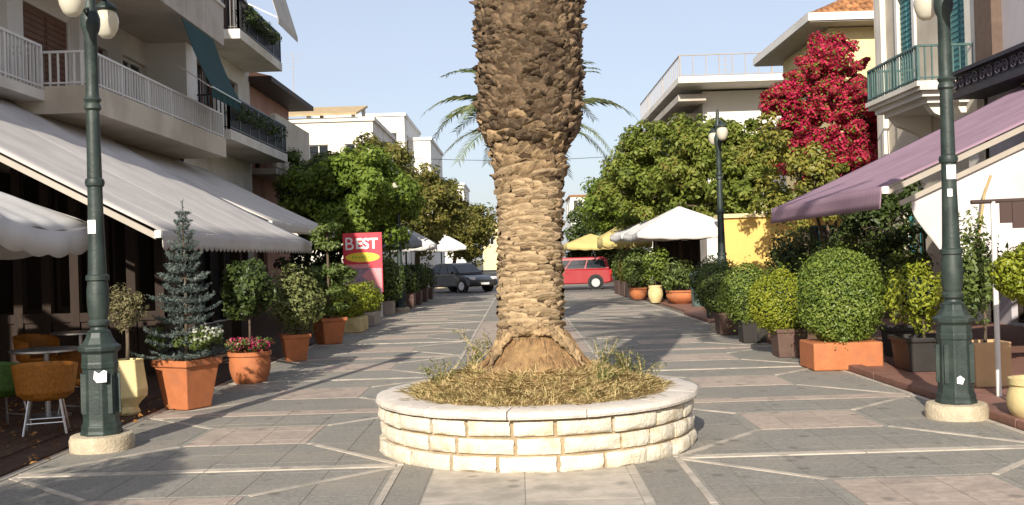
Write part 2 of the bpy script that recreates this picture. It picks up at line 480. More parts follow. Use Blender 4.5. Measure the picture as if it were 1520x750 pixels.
# pots -------------------------------------------------
def square_pot(t, w_top, w_bot, h, m, rz=0.0, rim=True, soil=True):
    mb = MB()
    def ring(wd, z): return [(sx * wd / 2, sy * wd / 2, z) for sx, sy in ((-1,-1),(1,-1),(1,1),(-1,1))]
    lv = [(w_bot, 0)]
    if rim:
        k = w_bot + (w_top - w_bot) * 0.86
        lv += [(k, h * 0.86), (w_top * 1.06, h * 0.865), (w_top * 1.08, h)]
    else:
        lv += [(w_top, h)]
    inner = lv[-1][0] - 0.07
    lv += [(inner, h), (inner - 0.02, h - 0.07)]
    vs = []; fs = []
    for wd, z in lv: vs += ring(wd, z)
    for i in range(len(lv) - 1):
        for k in range(4): fs.append((i*4+k, i*4+(k+1) % 4, i*4+4+(k+1) % 4, i*4+4+k))
    fs.append((3, 2, 1, 0))
    mb.add(vs, fs)
    o = mb.build('pot', m, t, bevel=0.012)
    o.rotation_euler.z = rz
    s = MB(); iw = inner / 2 - 0.012
    s.box(-iw, iw, -iw, iw, h - 0.12, h - 0.05)
    so = s.build('soil', M_SOIL, t); so.rotation_euler.z = rz
    return o

def round_pot(t, r_top, r_bot, h, m, belly=0.0, n=28):
    mb = MB()
    prof = [(r_bot * 0.95, 0), (r_bot, 0.015)]
    for i in range(1, 8):
        u = i / 8
        prof.append((r_bot + (r_top - r_bot) * u + belly * math.sin(u * math.pi), h * 0.86 * u))
    prof += [(r_top * 1.0, h * 0.86), (r_top * 1.09, h * 0.87), (r_top * 1.1, h), (r_top * 0.95, h), (r_top * 0.92, h - 0.07)]
    mb.lathe(prof, n, cap=False)
    mb.f.append(tuple(reversed(range(n))))
    o = mb.build('pot', m, t, smooth=True, auto=40)
    s = MB(); s.lathe([(r_top * 0.93, h - 0.12), (r_top * 0.93, h - 0.05)], n)
    s.build('soil', M_SOIL, t)
    return o

def stem(t, pts, r, m=None):
    mb = MB(); mb.tube(pts, [r * 1.2] + [r] * (len(pts) - 1), 7)
    return mb.build('stem', m or M_BARK, t, smooth=True)

# ================================================================ GROUND
g = MB(); g.box(-500, 500, -200, 1200, -0.5, 0.0)
tag(g.build('ground', M_EARTH), kind='structure')
XL, XR = -4.08, 4.2
s_ = MB(); s_.box(XL, XR, -6, 60, 0.001, 0.005)
street = tag(s_.build('pavement', M_BED), kind='structure')
s_ = MB(); s_.box(-40, 40, 46, 56, 0.006, 0.010)
tag(s_.build('road', mat('asphalt', (0.14, 0.13, 0.125), 0.9, 0.2, 8, bump=0.4, bscale=120)), kind='structure')
s_ = MB(); s_.box(XL - 0.02, XL - 5.2, -6, 46, 0.001, 0.03)
terL = tag(s_.build('terrace_left', M_DECK), kind='structure')
s_ = MB(); s_.box(XR + 0.22, XR + 5.2, -6, 46, 0.001, 0.06)
terR = tag(s_.build('terrace_right', M_REDTILE), kind='structure')

def clip(poly, a, b, c):
    """keep a*x + b*y <= c"""
    out = []
    for i in range(len(poly)):
        p, q = poly[i], poly[(i + 1) % len(poly)]
        dp, dq = a*p[0] + b*p[1] - c, a*q[0] + b*q[1] - c
        if dp <= 0: out.append(p)
        if (dp < 0 < dq) or (dq < 0 < dp):
            k = dp / (dp - dq)
            out.append((p[0] + (q[0]-p[0]) * k, p[1] + (q[1]-p[1]) * k))
    return out

def area(p):
    return 0.5 * sum(p[i][0]*p[(i+1) % len(p)][1] - p[(i+1) % len(p)][0]*p[i][1] for i in range(len(p)))

def inset(poly, d):
    if area(poly) < 0: poly = poly[::-1]
    out = poly
    for i in range(len(poly)):
        p, q = poly[i], poly[(i+1) % len(poly)]
        ex, ey = q[0]-p[0], q[1]-p[1]; l = math.hypot(ex, ey)
        if l < 1e-6: continue
        nx, ny = ey / l, -ex / l
        out = clip(out, nx, ny, nx*p[0] + ny*p[1] - d)
        if len(out) < 3: return []
    return out

def slab(name, poly, z, m):
    mb = MB(); mb.prism(poly, lambda a, b, d: (a, b, d), 0.003, z)
    return mb.build(name, m, street)

rs = random.Random(3)
def fill(poly, m, name, tile, z0, single):
    if single:
        p = inset(poly, 0.004)
        if len(p) >= 3: slab(name, p, z0, m)
        return
    xs = [p[0] for p in poly]; ys = [p[1] for p in poly]
    tw, tl = tile
    for i in range(math.floor(min(xs) / tw), math.ceil(max(xs) / tw)):
        for j in range(math.floor(min(ys) / tl), math.ceil(max(ys) / tl)):
            p = poly
            for a, b, c in ((1, 0, (i+1)*tw), (-1, 0, -i*tw), (0, 1, (j+1)*tl), (0, -1, -j*tl)):
                p = clip(p, a, b, c)
                if len(p) < 3: break
            if len(p) < 3: continue
            p = inset(p, 0.0028)
            if len(p) < 3 or abs(area(p)) < 0.004: continue
            slab(name, p, z0 + rs.uniform(0, 0.0012), m)

def strip(x0, y0, x1, y1, w, name='marble_strip', m=None, piece=1.3, z=0.0125):
    l = math.hypot(x1-x0, y1-y0); n = max(1, round(l / piece))
    dx, dy = (x1-x0)/l, (y1-y0)/l; nx, ny = -dy*w/2, dx*w/2
    for k in range(n):
        a, b = l*k/n + 0.004, l*(k+1)/n - 0.004
        j = rs.uniform(-0.004, 0.004)
        slab(name, [(x0+dx*a-nx, y0+dy*a-ny+j), (x0+dx*b-nx, y0+dy*b-ny+j), (x0+dx*b+nx, y0+dy*b+ny+j), (x0+dx*a+nx, y0+dy*a+ny+j)], z + rs.uniform(0, 0.002), m or M_MARBLE)

PER = 3.05
Y0 = 5.10
rows = [Y0 + PER * k for k in range(-2, 14)]
for r, y in enumerate(rows[:-1]):
    y1 = y + PER
    single = not (4.9 < y < 11.0)
    for (x0, x1) in ((XL + 0.1, -1.0), (1.22, XR - 0.1)):
        a0, a1, b0, b1 = x0, x1, y + 0.06, y1 - 0.06
        cx, cy = (a0 + a1) / 2, (b0 + b1) / 2 + 0.1
        p0, p1, q0, q1 = cx - 0.58, cx + 0.58, cy - 0.5, cy + 0.5
        quads = [[(a0, b0), (a1, b0), (p1, q0), (p0, q0)], [(a1, b0), (a1, b1), (p1, q1), (p1, q0)],
                 [(a1, b1), (a0, b1), (p0, q1), (p1, q1)], [(a0, b1), (a0, b0), (p0, q0), (p0, q1)]]
        for q in quads: fill(inset(q, 0.03), M_SLAB, 'paving_slab', (0.5, 0.42), 0.008, single)
        fill([(p0+.03, q0+.03), (p1-.03, q0+.03), (p1-.03, q1-.03), (p0+.03, q1-.03)], M_PINK, 'pink_slab', (0.4, 0.5), 0.009, single)
        if y < 30:
            for (ca, cb, pa, pb) in ((a0, b0, p0, q0), (a1, b0, p1, q0), (a1, b1, p1, q1), (a0, b1, p0, q1)):
                strip(ca, cb, pa, pb, 0.05)
    # centre column
    c0, c1 = -0.94, 1.16
    if y < 12:
        fill([(c0, y + .06), (-0.70, y + .06), (-0.70, y1 - .06), (c0, y1 - .06)], M_SLAB, 'paving_slab', (0.5, 0.42), 0.008, True)
        fill([(0.84, y + .06), (c1, y + .06), (c1, y1 - .06), (0.84, y1 - .06)], M_SLAB, 'paving_slab', (0.5, 0.42), 0.008, True)
        fill([(-0.69, y + .03), (0.83, y + .03), (0.83, y1 - .03), (-0.69, y1 - .03)], M_MARBLE if y < 8 else M_PINK, 'pale_slab', (0.76, 0.76), 0.009, single)
    else:
        fill([(c0, y + .06), (c1, y + .06), (c1, y1 - .06), (c0, y1 - .06)], M_PINK if 17 < y < 24 else M_SLAB, 'paving_slab', (0.5, 0.42), 0.008, True)
    if r % 2 == 1: 
        strip(XL + 0.1, y, -1.0, y, 0.09); strip(1.2, y, XR - 0.1, y, 0.09)
    else:
        strip(XL + 0.1, y, -1.0, y, 0.27, 'pink_band', M_PINK); strip(1.2, y, XR - 0.1, y, 0.27, 'pink_band', M_PINK)
    strip(-0.97, y + .02, -0.97, y1 - .02, 0.05); strip(1.19, y + .02, 1.19, y1 - .02, 0.05)
    strip(XL + 0.03, y, XL + 0.03, y1, 0.07); strip(XR - 0.03, y, XR - 0.03, y1, 0.07)
# right kerb of the terrace: reddish edge blocks
for k in range(20):
    y = 3 + k * 1.2
    mb = MB(); mb.box(XR + 0.03, XR + 0.21, y + 0.006, y + 1.194, 0.0, 0.085)
    mb.build('kerb_block', M_REDTILE, terR, bevel=0.012)
# left terrace: planks and a grassy verge strip
for k in range(14):
    x = XL - 0.42 - k * 0.16
    mb = MB(); mb.box(x - 0.075, x + 0.075, 8.3, 12.8, 0.03, 0.048)
    mb.build('plank', M_DECK, terL)

# ================================================================ WALLS WITH OPENINGS
def facade(parent, face, pos, u0, u1, z0, z1, openings, m, thick=0.22, name='wall'):
    """a wall with real openings. face 'L' looks to +X, 'R' to -X, 'N' to -Y. openings (ua, ub, za, zb)"""
    def mp(u, d, z):
        if face == 'L': return (pos + d, u, z)
        if face == 'R': return (pos - d, u, z)
        return (u, pos - d, z)
    us = sorted({u0, u1, *[o[0] for o in openings], *[o[1] for o in openings]})
    zs = sorted({z0, z1, *[o[2] for o in openings], *[o[3] for o in openings]})
    mb = MB()
    for i in range(len(us) - 1):
        for j in range(len(zs) - 1):
            uc, zc = (us[i] + us[i+1]) / 2, (zs[j] + zs[j+1]) / 2
            if any(o[0] < uc < o[1] and o[2] < zc < o[3] for o in openings): continue
            mb.add([mp(us[i], 0, zs[j]), mp(us[i+1], 0, zs[j]), mp(us[i+1], 0, zs[j+1]), mp(us[i], 0, zs[j+1])], [(0, 1, 2, 3)])
    for (a, b, c, d) in openings:
        t = -thick
        for (p, q) in (((a, c), (b, c)), ((b, c), (b, d)), ((b, d), (a, d)), ((a, d), (a, c))):
            mb.add([mp(p[0], 0, p[1]), mp(q[0], 0, q[1]), mp(q[0], t, q[1]), mp(p[0], t, p[1])], [(0, 1, 2, 3)])
    w = mb.build(name, m, parent, w=True)
    return w, mp

def mbox(mb, mp, a, b, d0, d1, z0, z1):
    vs = [mp(u, d, z) for z in (z0, z1) for (u, d) in ((a, d0), (b, d0), (b, d1), (a, d1))]
    return mb.add(vs, [(0,3,2,1),(4,5,6,7),(0,1,5,4),(1,2,6,5),(2,3,7,6),(3,0,4,7)])

def window(parent, mp, a, b, c, d, frame, pane, shutter=None, depth=0.14, mull=1):
    """frame, pane and optional closed shutters inside an opening"""
    f = MB(); t = 0.06
    mbox(f, mp, a, a + t, -depth - .05, -depth + .02, c, d); mbox(f, mp, b - t, b, -depth - .05, -depth + .02, c, d)
    mbox(f, mp, a + t, b - t, -depth - .05, -depth + .02, c, c + t); mbox(f, mp, a + t, b - t, -depth - .05, -depth + .02, d - t, d)
    for k in range(mull):
        u = a + (b - a) * (k + 1) / (mull + 1)
        mbox(f, mp, u - 0.025, u + 0.025, -depth - .04, -depth + .015, c + t, d - t)
    o = f.build('window', frame, parent, w=True)
    p = MB(); mbox(p, mp, a + .02, b - .02, -depth - .06, -depth - .052, c + .02, d - .02)
    p.build('pane', pane, o)
    if shutter:
        for (s0, s1) in ((a + .005, (a + b) / 2 - .01), ((a + b) / 2 + .01, b - .005)):
            sh = MB()
            mbox(sh, mp, s0, s1, -0.07, -0.04, c + .01, d - .01)
            n = max(4, int((d - c) / 0.12))
            for k in range(n):
                z = c + .04 + (d - c - .08) * k / n
                mbox(sh, mp, s0 + .04, s1 - .04, -0.045, -0.02, z, z + (d - c) / n * 0.55)
            sh.build('shutter', shutter, o)
    return o

def railing(parent, pts, z0, h, m, gap=0.12, bar=0.022, name='railing', top=0.05, w=True):
    mb = MB()
    for (a, b) in zip(pts[:-1], pts[1:]):
        a = Vector((*a, 0)); b = Vector((*b, 0)); l = (b - a).length; n = max(2, int(l / gap))
        mb.bar(a + Vector((0, 0, z0 + h)), b + Vector((0, 0, z0 + h)), top, 0.04)
        mb.bar(a + Vector((0, 0, z0 + 0.07)), b + Vector((0, 0, z0 + 0.07)), top * 0.8, 0.03)
        for k in range(n + 1):
            p = a.lerp(b, k / n)
            s = bar * (1.8 if k % 10 == 0 else 1)
            mb.bar(p + Vector((0, 0, z0)), p + Vector((0, 0, z0 + h)), s)
    return mb.build(name, m, parent, w=w)

M_BEIGE = mat('beige_render', (0.58, 0.515, 0.41), 0.9, 0.07, 2, bump=0.15, bscale=60, dirt=(0.30, 0.25, 0.19), dirt_scale=0.7, dirt_amt=0.5)
M_PALE = mat('pale_render', (0.70, 0.66, 0.58), 0.9, 0.06, 2, bump=0.15, bscale=60, dirt=(0.40, 0.36, 0.30), dirt_scale=0.7, dirt_amt=0.5)
M_WARMGREY = mat('warm_grey_render', (0.48, 0.43, 0.365), 0.9, 0.08, 2, bump=0.15, bscale=60, dirt=(0.26, 0.22, 0.18), dirt_scale=0.8, dirt_amt=0.5)
M_WHITEB = mat('white_render', (0.74, 0.72, 0.67), 0.9, 0.05, 1, dirt=(0.5, 0.47, 0.42), dirt_scale=0.5, dirt_amt=0.45)
M_SALMON = mat('salmon_render', (0.52, 0.29, 0.22), 0.9, 0.08, 2, dirt=(0.33, 0.16, 0.12), dirt_scale=0.8)
M_YELLOW = mat('yellow_render', (0.66, 0.46, 0.14), 0.9, 0.07, 2, bump=0.1, dirt=(0.55, 0.36, 0.10), dirt_scale=1.0)
M_PALEYEL = mat('pale_yellow_render', (0.74, 0.62, 0.33), 0.9, 0.05, 2, dirt=(0.58, 0.46, 0.24), dirt_scale=0.8)
M_ROOF = mat('clay_roof_tile', (0.33, 0.15, 0.06), 0.85, 0.3, 3, bump=0.3, island=0.25)
M_SOFFIT = mat('grey_soffit', (0.34, 0.30, 0.27), 0.85, 0.1, 3)
M_DKBROWN = mat('dark_brown_fascia', (0.05, 0.03, 0.024), 0.7, 0.2, 3)

# ---------------------------------------------------------------- left building A: two stretches of balcony
bA = thing('apartment_building', 'beige apartment building with white balcony railings above the long grey awnings', 'building', (-9.2, 17, 0))
opA = [(10, 27 - .8, 0.05, 3.6)]
dA = [(19.6, 21.6, 4.55, 6.75), (23.0, 23.7, 4.6, 6.6), (24.6, 26.2, 4.55, 6.7),
      (19.6, 21.4, 7.75, 9.8), (23.6, 25.4, 7.75, 9.8), (13.5, 15.5, 4.55, 6.75), (16.6, 18.0, 4.55, 6.7)]
wall, mpA = facade(bA, 'L', -9.2, 8.0, 27.0, 0, 10.6, opA + dA, M_PALE)
mb = MB(); mb.box(-17, -9.42, 8, 27.0, 0, 10.6); mb.build('building_mass', M_WARMGREY, bA, w=True)
mb = MB(); mb.box(-17.2, -9.0, 7.8, 27.1, 10.6, 10.85); mb.build('roof', M_WARMGREY, bA, w=True)
for i, (a, b, c, d) in enumerate(dA):
    window(bA, mpA, a, b, c, d, M_SHUT if i != 2 else M_WHITE, M_GLASS, M_SHUT if i in (0, 4, 5) else None)
mb = MB(); mb.box(-9.2, -9.03, 21.75, 22.6, 4.6, 7.2); mb.build('pilaster', M_WHITEB, bA, w=True)
mb = MB(); mb.box(-9.2, -9.05, 18.7, 19.3, 4.6, 7.2); mb.build('pilaster', M_WHITEB, bA, w=True)
# ground floor shopfront, recessed and dark
mb = MB(); mb.box(-12.2, -12.0, 10, 26.4, 0.05, 3.6); mb.build('dark_shop_back', M_DARKWALL, bA, w=True)
for k in range(12):
    y = 10.4 + k * 1.42
    mb = MB(); mb.box(-9.18, -9.02, y, y + 0.16, 0.03, 3.55); o = mb.build('shop_post', M_WOOD, bA, w=True)
    if k < 11:
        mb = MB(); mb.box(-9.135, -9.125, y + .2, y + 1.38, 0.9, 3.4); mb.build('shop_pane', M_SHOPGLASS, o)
        mb = MB(); mb.box(-9.17, -9.08, y + .17, y + 1.41, 0.05, 0.9); mb.build('shop_panel', M_WOOD, o)
# first-floor balconies
sl = MB(); sl.box(-9.18, -8.26, 8.2, 18.35, 4.62, 4.80); s1 = sl.build('balcony_slab', M_PALE, bA, w=True)
railing(s1, [(-9.1, 18.3), (-8.3, 18.3), (-8.3, 8.3)], 4.80, 0.78, M_RAILWHITE, 0.13, 0.03, top=0.07)
sl = MB(); sl.box(-9.18, -7.4, 18.36, 26.7, 4.40, 4.58); s2 = sl.build('balcony_slab', M_BEIGE, bA, w=True)
sl = MB(); sl.box(-7.52, -7.395, 18.48, 26.58, 4.395, 4.88); sl.box(-9.1, -7.397, 18.355, 18.48, 4.393, 4.88); sl.box(-9.1, -7.397, 26.58, 26.705, 4.393, 4.88)
sl.build('balcony_parapet', M_BEIGE, s2)
railing(s2, [(-9.05, 18.42), (-7.46, 18.42), (-7.46, 26.64), (-9.05, 26.64)], 4.87, 0.62, M_RAILWHITE, 0.14, 0.03, top=0.06)
# upper balcony
sl = MB(); sl.box(-9.18, -7.4, 13.0, 26.7, 7.28, 7.48); s3 = sl.build('balcony_slab', M_WARMGREY, bA, w=True)
for k in range(9):
    y = 13.0 + k * 1.522
    mb = MB(); mb.box(-7.50, -7.37, y + .012, y + 1.51, 7.26, 8.25); mb.build('parapet_panel', M_WARMGREY, s3)
mb = MB(); mb.box(-7.55, -7.33, 12.95, 26.75, 8.25, 8.32); mb.build('parapet_coping', M_PALE, s3)
mb = MB(); mb.box(-9.18, -7.5, 18.05, 18.2, 4.8, 7.28)
# corner pier beyond the balcony
mb = MB(); mb.box(-9.2, -8.2, 26.2, 27.0, 4.9, 10.6); mb.build('pier', M_WHITEB, bA, w=True)
# green drop-arm blind
bl = thing('balcony_blind', 'dark green fabric sun blind sloping out from beige balcony', 'blind', (-7.36, 24.2, 5.5))
M_GREENF = fabric_mat('green_blind_fabric', (0.028, 0.075, 0.075), 0.25, 4.0, 0.06)
mb = MB()
mb.grid(lambda u, v: (-7.3 + 0.62 * v - 0.05 * math.sin(v * 3.14), 23.1 + 2.4 * u, 7.16 - 1.55 * v), 8, 8)
mb.build('fabric', M_GREENF, bl, w=True, solid=0.012)
mb = MB(); mb.tube([(-6.68, 23.1, 5.6), (-6.68, 25.5, 5.6)], 0.025, 8); mb.build('bottom_bar', M_STEEL, bl, w=True)
mb = MB(); mb.grid(lambda u, v: (-6.68 + 0.02 * math.sin(u * 60), 23.1 + 2.4 * u, 5.58 - 0.2 * v), 24, 2); mb.build('valance', M_GREENF, bl, w=True, solid=0.012)
mb = MB(); mb.bar((-7.42, 23.12, 6.1), (-6.7, 23.12, 5.6), 0.025); mb.build('arm', M_STEEL, bl, w=True)
mb = MB(); mb.bar((-7.42, 25.48, 6.1), (-6.7, 25.48, 5.6), 0.025); mb.build('arm', M_STEEL, bl, w=True)

# ---------------------------------------------------------------- left building C: dark railings
bC = thing('apartment_building', 'apartment building with black balcony railings and plants between the beige and salmon buildings', 'building', (-8.6, 30, 0))
dC = [(28.4, 30.2, 5.2, 7.3), (31.2, 32.6, 5.2, 7.3), (28.4, 30.2, 8.15, 10.2), (31.2, 32.6, 8.15, 10.2)]
wall, mpC = facade(bC, 'L', -8.6, 27.05, 34.0, 0, 11, [(27.8, 33.4, 0.05, 3.4)] + dC, M_PALE)
mb = MB(); mb.box(-16, -8.83, 27.1, 34.0, 0, 11); mb.build('building_mass', M_WARMGREY, bC, w=True)
for (a, b, c, d) in dC: window(bC, mpC, a, b, c, d, M_SHUT, M_GLASS)
for z, y0, y1 in ((4.93, 27.2, 33.9), (7.82, 28.4, 33.5)):
    sl = MB(); sl.box(-8.58, -7.4, y0, y1, z, z + 0.26); sb = sl.build('balcony_slab', M_PALE, bC, w=True)
    railing(sb, [(-8.5, y0 + .05), (-7.45, y0 + .05), (-7.45, y1 - .05), (-8.5, y1 - .05)], z + 0.26, 0.92, M_RAILBLACK, 0.10, 0.03, top=0.06)
    rng = np.random.default_rng(int(z * 10))
    for k in range(6):
        y = y0 + 0.7 + k * (y1 - y0 - 1.2) / 6
        P, Nn = clump_leaves(rng, np.array([[-7.42, y, z + 0.75 + 0.1 * rng.random()]]), [0.28 + .1 * rng.random()], 220)
        tag(link('balcony_plant', leaves_mesh('balcony_plant', P, Nn, 0.09, L_DARK, 0.5, rng), sb), kind='stuff')
# white awning of the upper balcony
aw = thing('balcony_awning', 'off-white fabric awning hanging steeply over black-railed upper balcony', 'awning', (-7.4, 31, 8.5))
M_OFFW = fabric_mat('offwhite_awning_fabric', (0.60, 0.56, 0.49), 0.12, 5.0, 0.12)
mb = MB(); mb.grid(lambda u, v: (-7.2 + 0.62 * v, 29.4 + 2.6 * u, 10.8 - 2.2 * v), 6, 6); mb.build('fabric', M_OFFW, aw, w=True, solid=0.015)
mb = MB(); mb.grid(lambda u, v: (-6.57, 29.4 + 2.6 * u, 8.6 - 0.18 * v), 6, 1); mb.build('valance', M_OFFW, aw, w=True, solid=0.012)
mb = MB(); mb.bar((-7.4, 29.42, 9.0), (-6.6, 29.42, 8.6), 0.03); mb.build('arm', M_RAILWHITE, aw, w=True)

# ---------------------------------------------------------------- left building D: salmon with dark eave
bD = thing('house', 'salmon house with dark overhanging eave and beige balcony front, half behind the tree', 'house', (-8.8, 37, 0))
opD = [(35.0, 36.2, 4.9, 6.8), (37.5, 38.7, 4.9, 6.8), (35, 36.4, .1, 2.4)]
wall, mpD = facade(bD, 'L', -8.75, 34.05, 40.5, 0, 7.6, opD, M_SALMON)
for o_ in opD: window(bD, mpD, *o_, M_SHUT, M_GLASS)
mb = MB(); mb.box(-15, -8.98, 34.05, 40.5, 0, 7.58); mb.build('building_mass', M_SALMON, bD, w=True)
mb = MB(); mb.box(-15, -7.85, 33.9, 40.9, 7.6, 7.76); mb.build('eave', M_DKBROWN, bD, w=True)
mb = MB(); mb.add([(-15, 33.9, 7.77), (-7.85, 33.9, 7.77), (-7.85, 40.9, 7.77), (-15, 40.9, 7.77), (-12.4, 36, 8.7), (-10.5, 36, 8.7), (-10.5, 39, 8.7), (-12.4, 39, 8.7)],
              [(0,1,5,4),(1,2,6,5),(2,3,7,6),(3,0,4,7),(4,5,6,7)]); mb.build('roof', M_ROOF, bD, w=True)
mb = MB(); mb.box(-8.73, -7.85, 34.2, 39.8, 4.6, 4.8); sd = mb.build('balcony_slab', M_WARMGREY, bD, w=True)
for k in range(4):
    mb = MB(); mb.box(-7.97, -7.83, 34.2 + 1.4 * k + .01, 34.2 + 1.4 * k + 1.39, 4.82, 6.6); mb.build('parapet_panel', M_BEIGE, sd)
# near-black panel painted as shop interior shade, on the ground floor of the building with black railings
mb = MB(); mb.box(-8.82, -8.79, 27.75, 33.45, 0.03, 3.42); mb.build('dark_shop_back', M_DARKWALL, bC, w=True)
for k in range(5):
    mb = MB(); mb.box(-8.75, -8.63, 27.9 + k * 1.33, 28.03 + k * 1.33, 0.03, 3.38); mb.build('shop_post', M_WOOD, bC, w=True)

# ---------------------------------------------------------------- far left buildings
def block(name, label, x0, x1, y0, y1, h, m, cols, floors, face, z_first=3.6, win=(1.1, 1.4), roof=None, cat='building', shut=None):
    t = thing(name, label, cat, ((x0 + x1) / 2, y0, 0))
    # near face
    ops = []; cw = (x1 - x0) / cols
    for f in range(floors):
        z = z_first + f * 3.0
        if z + win[1] > h - 0.3: continue
        for c in range(cols):
            u = x0 + cw * (c + 0.5)
            ops.append((u - win[0] / 2, u + win[0] / 2, z, z + win[1]))
    w_, mpN = facade(t, 'N', y0, x0, x1, 0, h, ops, m)
    for o in ops: window(t, mpN, *o, M_WHITE, M_GLASS, shut)
    # street side
    pos = x1 if face == 'L' else x0
    ops = []; n = max(1, int((y1 - y0) / 4)); cw = (y1 - y0) / n
    for f in range(floors):
        z = z_first + f * 3.0
        if z + win[1] > h - 0.3: continue
        for c in range(n):
            u = y0 + cw * (c + 0.5)
            ops.append((u - win[0] / 2, u + win[0] / 2, z, z + win[1]))
    w_, mpS = facade(t, face, pos, y0, y1, 0, h, ops, m)
    for o in ops: window(t, mpS, *o, M_WHITE, M_GLASS, shut)
    mb = MB(); e = 0.23
    mb.box(x0 + (e if face == 'R' else 0), x1 - (e if face == 'L' else 0), y0 + e, y1, 0, h - 0.02); mb.build('building_mass', m, t, w=True)
    mb = MB(); mb.box(x0 - .12, x1 + .12, y0 - .12, y1 + .12, h, h + 0.22); mb.build('roof_slab', roof or m, t, w=True)
    return t

tB = block('building', 'pale building with a tan roof terrace canopy rising behind the left tree', -13.5, -7.6, 56, 66, 9.2, M_PALE, 3, 2, 'L')
mb = MB()
mb.add([(-13.7, 55.6, 9.5), (-8.4, 55.6, 9.5), (-8.4, 60, 10.5), (-13.7, 60, 10.5), (-13.7, 55.6, 9.62), (-8.4, 55.6, 9.62), (-8.4, 60, 10.62), (-13.7, 60, 10.62)],
       [(0,3,2,1),(4,5,6,7),(0,1,5,4),(1,2,6,5),(2,3,7,6),(3,0,4,7)])
mb.build('canopy', mat('tan_canopy', (0.42, 0.31, 0.17), 0.85, 0.2, 3), tB, w=True)
for x in (-13.5, -11, -8.6):
    mb = MB(); mb.box(x - .1, x + .1, 55.8, 56, 9.4, 9.55); mb.box(x - .1, x + .1, 59.6, 59.8, 9.4, 10.5); mb.build('canopy_post', M_WHITE, tB, w=True)
block('building', 'tall white apartment block behind the trees left of the palm', -14.5, -8.0, 76, 88, 12.2, M_WHITEB, 3, 3, 'L')
tB2 = block('building', 'white block with a stepped top beside the tall white apartment block', -8.0 + .02, -6.3, 78, 90, 10.6, M_WHITEB, 1, 3, 'L')
block('building', 'low white house far down the street on the left', -10, -5.6, 112, 124, 9.6, M_WHITEB, 3, 2, 'L')
block('building', 'pale house with reddish roof far down the street on the right', 6.2, 11.5, 120, 130, 8.4, M_WHITEB, 3, 2, 'R', roof=M_ROOF)
block('building', 'cream building closing the end of the street behind the palm', -5.0, 5.6, 150, 160, 6.5, M_PALEYEL, 5, 1, 'R')
# antennas
def antenna(x, y, z, h, label):
    t = thing('antenna', label, 'antenna', (x, y, z))
    mb = MB(); mb.tube([(0, 0, 0), (0, 0, h)], 0.022, 6); mb.build('mast', M_SOFFIT, t)
    for k in range(4):
        mb = MB(); w_ = 0.6 - 0.1 * k; mb.bar((-w_, 0, h - 0.25 * k - .05), (w_, 0, h - 0.25 * k - .05), 0.014); mb.build('rod', M_SOFFIT, t)
antenna(-12.2, 58, 10.0, 3.4, 'thin television antenna above the tiled roof terrace')
antenna(10.2, 50, 8.9, 2.2, 'thin television antenna above the terrace railing')

# ---------------------------------------------------------------- right buildings
# R_A: near building with the dark ornate band
rA = thing('building', 'pale lilac grey building with dark ornate scrolled band above the purple awning', 'building', (9.2, 14, 0))
M_LILAC = mat('lilac_grey_render', (0.44, 0.41, 0.43), 0.9, 0.06, 2)
wall, mpRA = facade(rA, 'R', 9.2, 8, 20.3, 0, 10, [(10, 14.5, 0.1, 3.2), (15.4, 19.6, 0.1, 3.2), (10, 11.5, 5.6, 7.8), (14, 15.5, 5.6, 7.8)], M_LILAC)
for o_ in ((10, 14.5, .1, 3.2), (15.4, 19.6, .1, 3.2)): window(rA, mpRA, *o_, M_WOOD, M_GLASS, mull=3)
for o_ in ((10, 11.5, 5.6, 7.8), (14, 15.5, 5.6, 7.8)): window(rA, mpRA, *o_, M_WOOD, M_GLASS)
mb = MB(); mb.box(9.43, 16, 8, 20.3, 0, 10); mb.build('building_mass', M_LILAC, rA, w=True)
mb = MB(); mb.box(9.0, 9.24, 19.6, 20.32, 4.9, 10.0); mb.build('pilaster', mat('brown_pilaster', (0.12, 0.08, 0.06), 0.8), rA, w=True)
M_BAND = mat('dark_iron_band', (0.028, 0.024, 0.034), 0.6, 0.3, 5)
mb = MB(); mb.box(8.55, 9.18, 9, 20.4, 4.42, 4.54); mb.box(8.5, 8.64, 8.95, 20.45, 4.86, 4.93); band = mb.build('ornate_band', M_BAND, rA, w=True)
mb = MB(); mb.box(8.62, 8.70, 9, 20.35, 4.54, 4.86); mb.build('band_panel', M_BAND, band)
M_SCROLL = mat('scroll_iron', (0.09, 0.08, 0.10), 0.5, 0.2, 5)
for k in range(19):
    y = 9.4 + k * 0.6
    mb = MB()
    for s in (-1, 1):
        pts = []
        for j in range(20):
            a = j / 19 * 3.6 * math.pi; rr = 0.13 - 0.11 * j / 19
            pts.append((8.60, y + s * (0.14 - rr * math.cos(a)), 4.70 + rr * math.sin(a)))
        mb.tube(pts, 0.016, 5)
    mb.build('scroll', M_SCROLL, band)

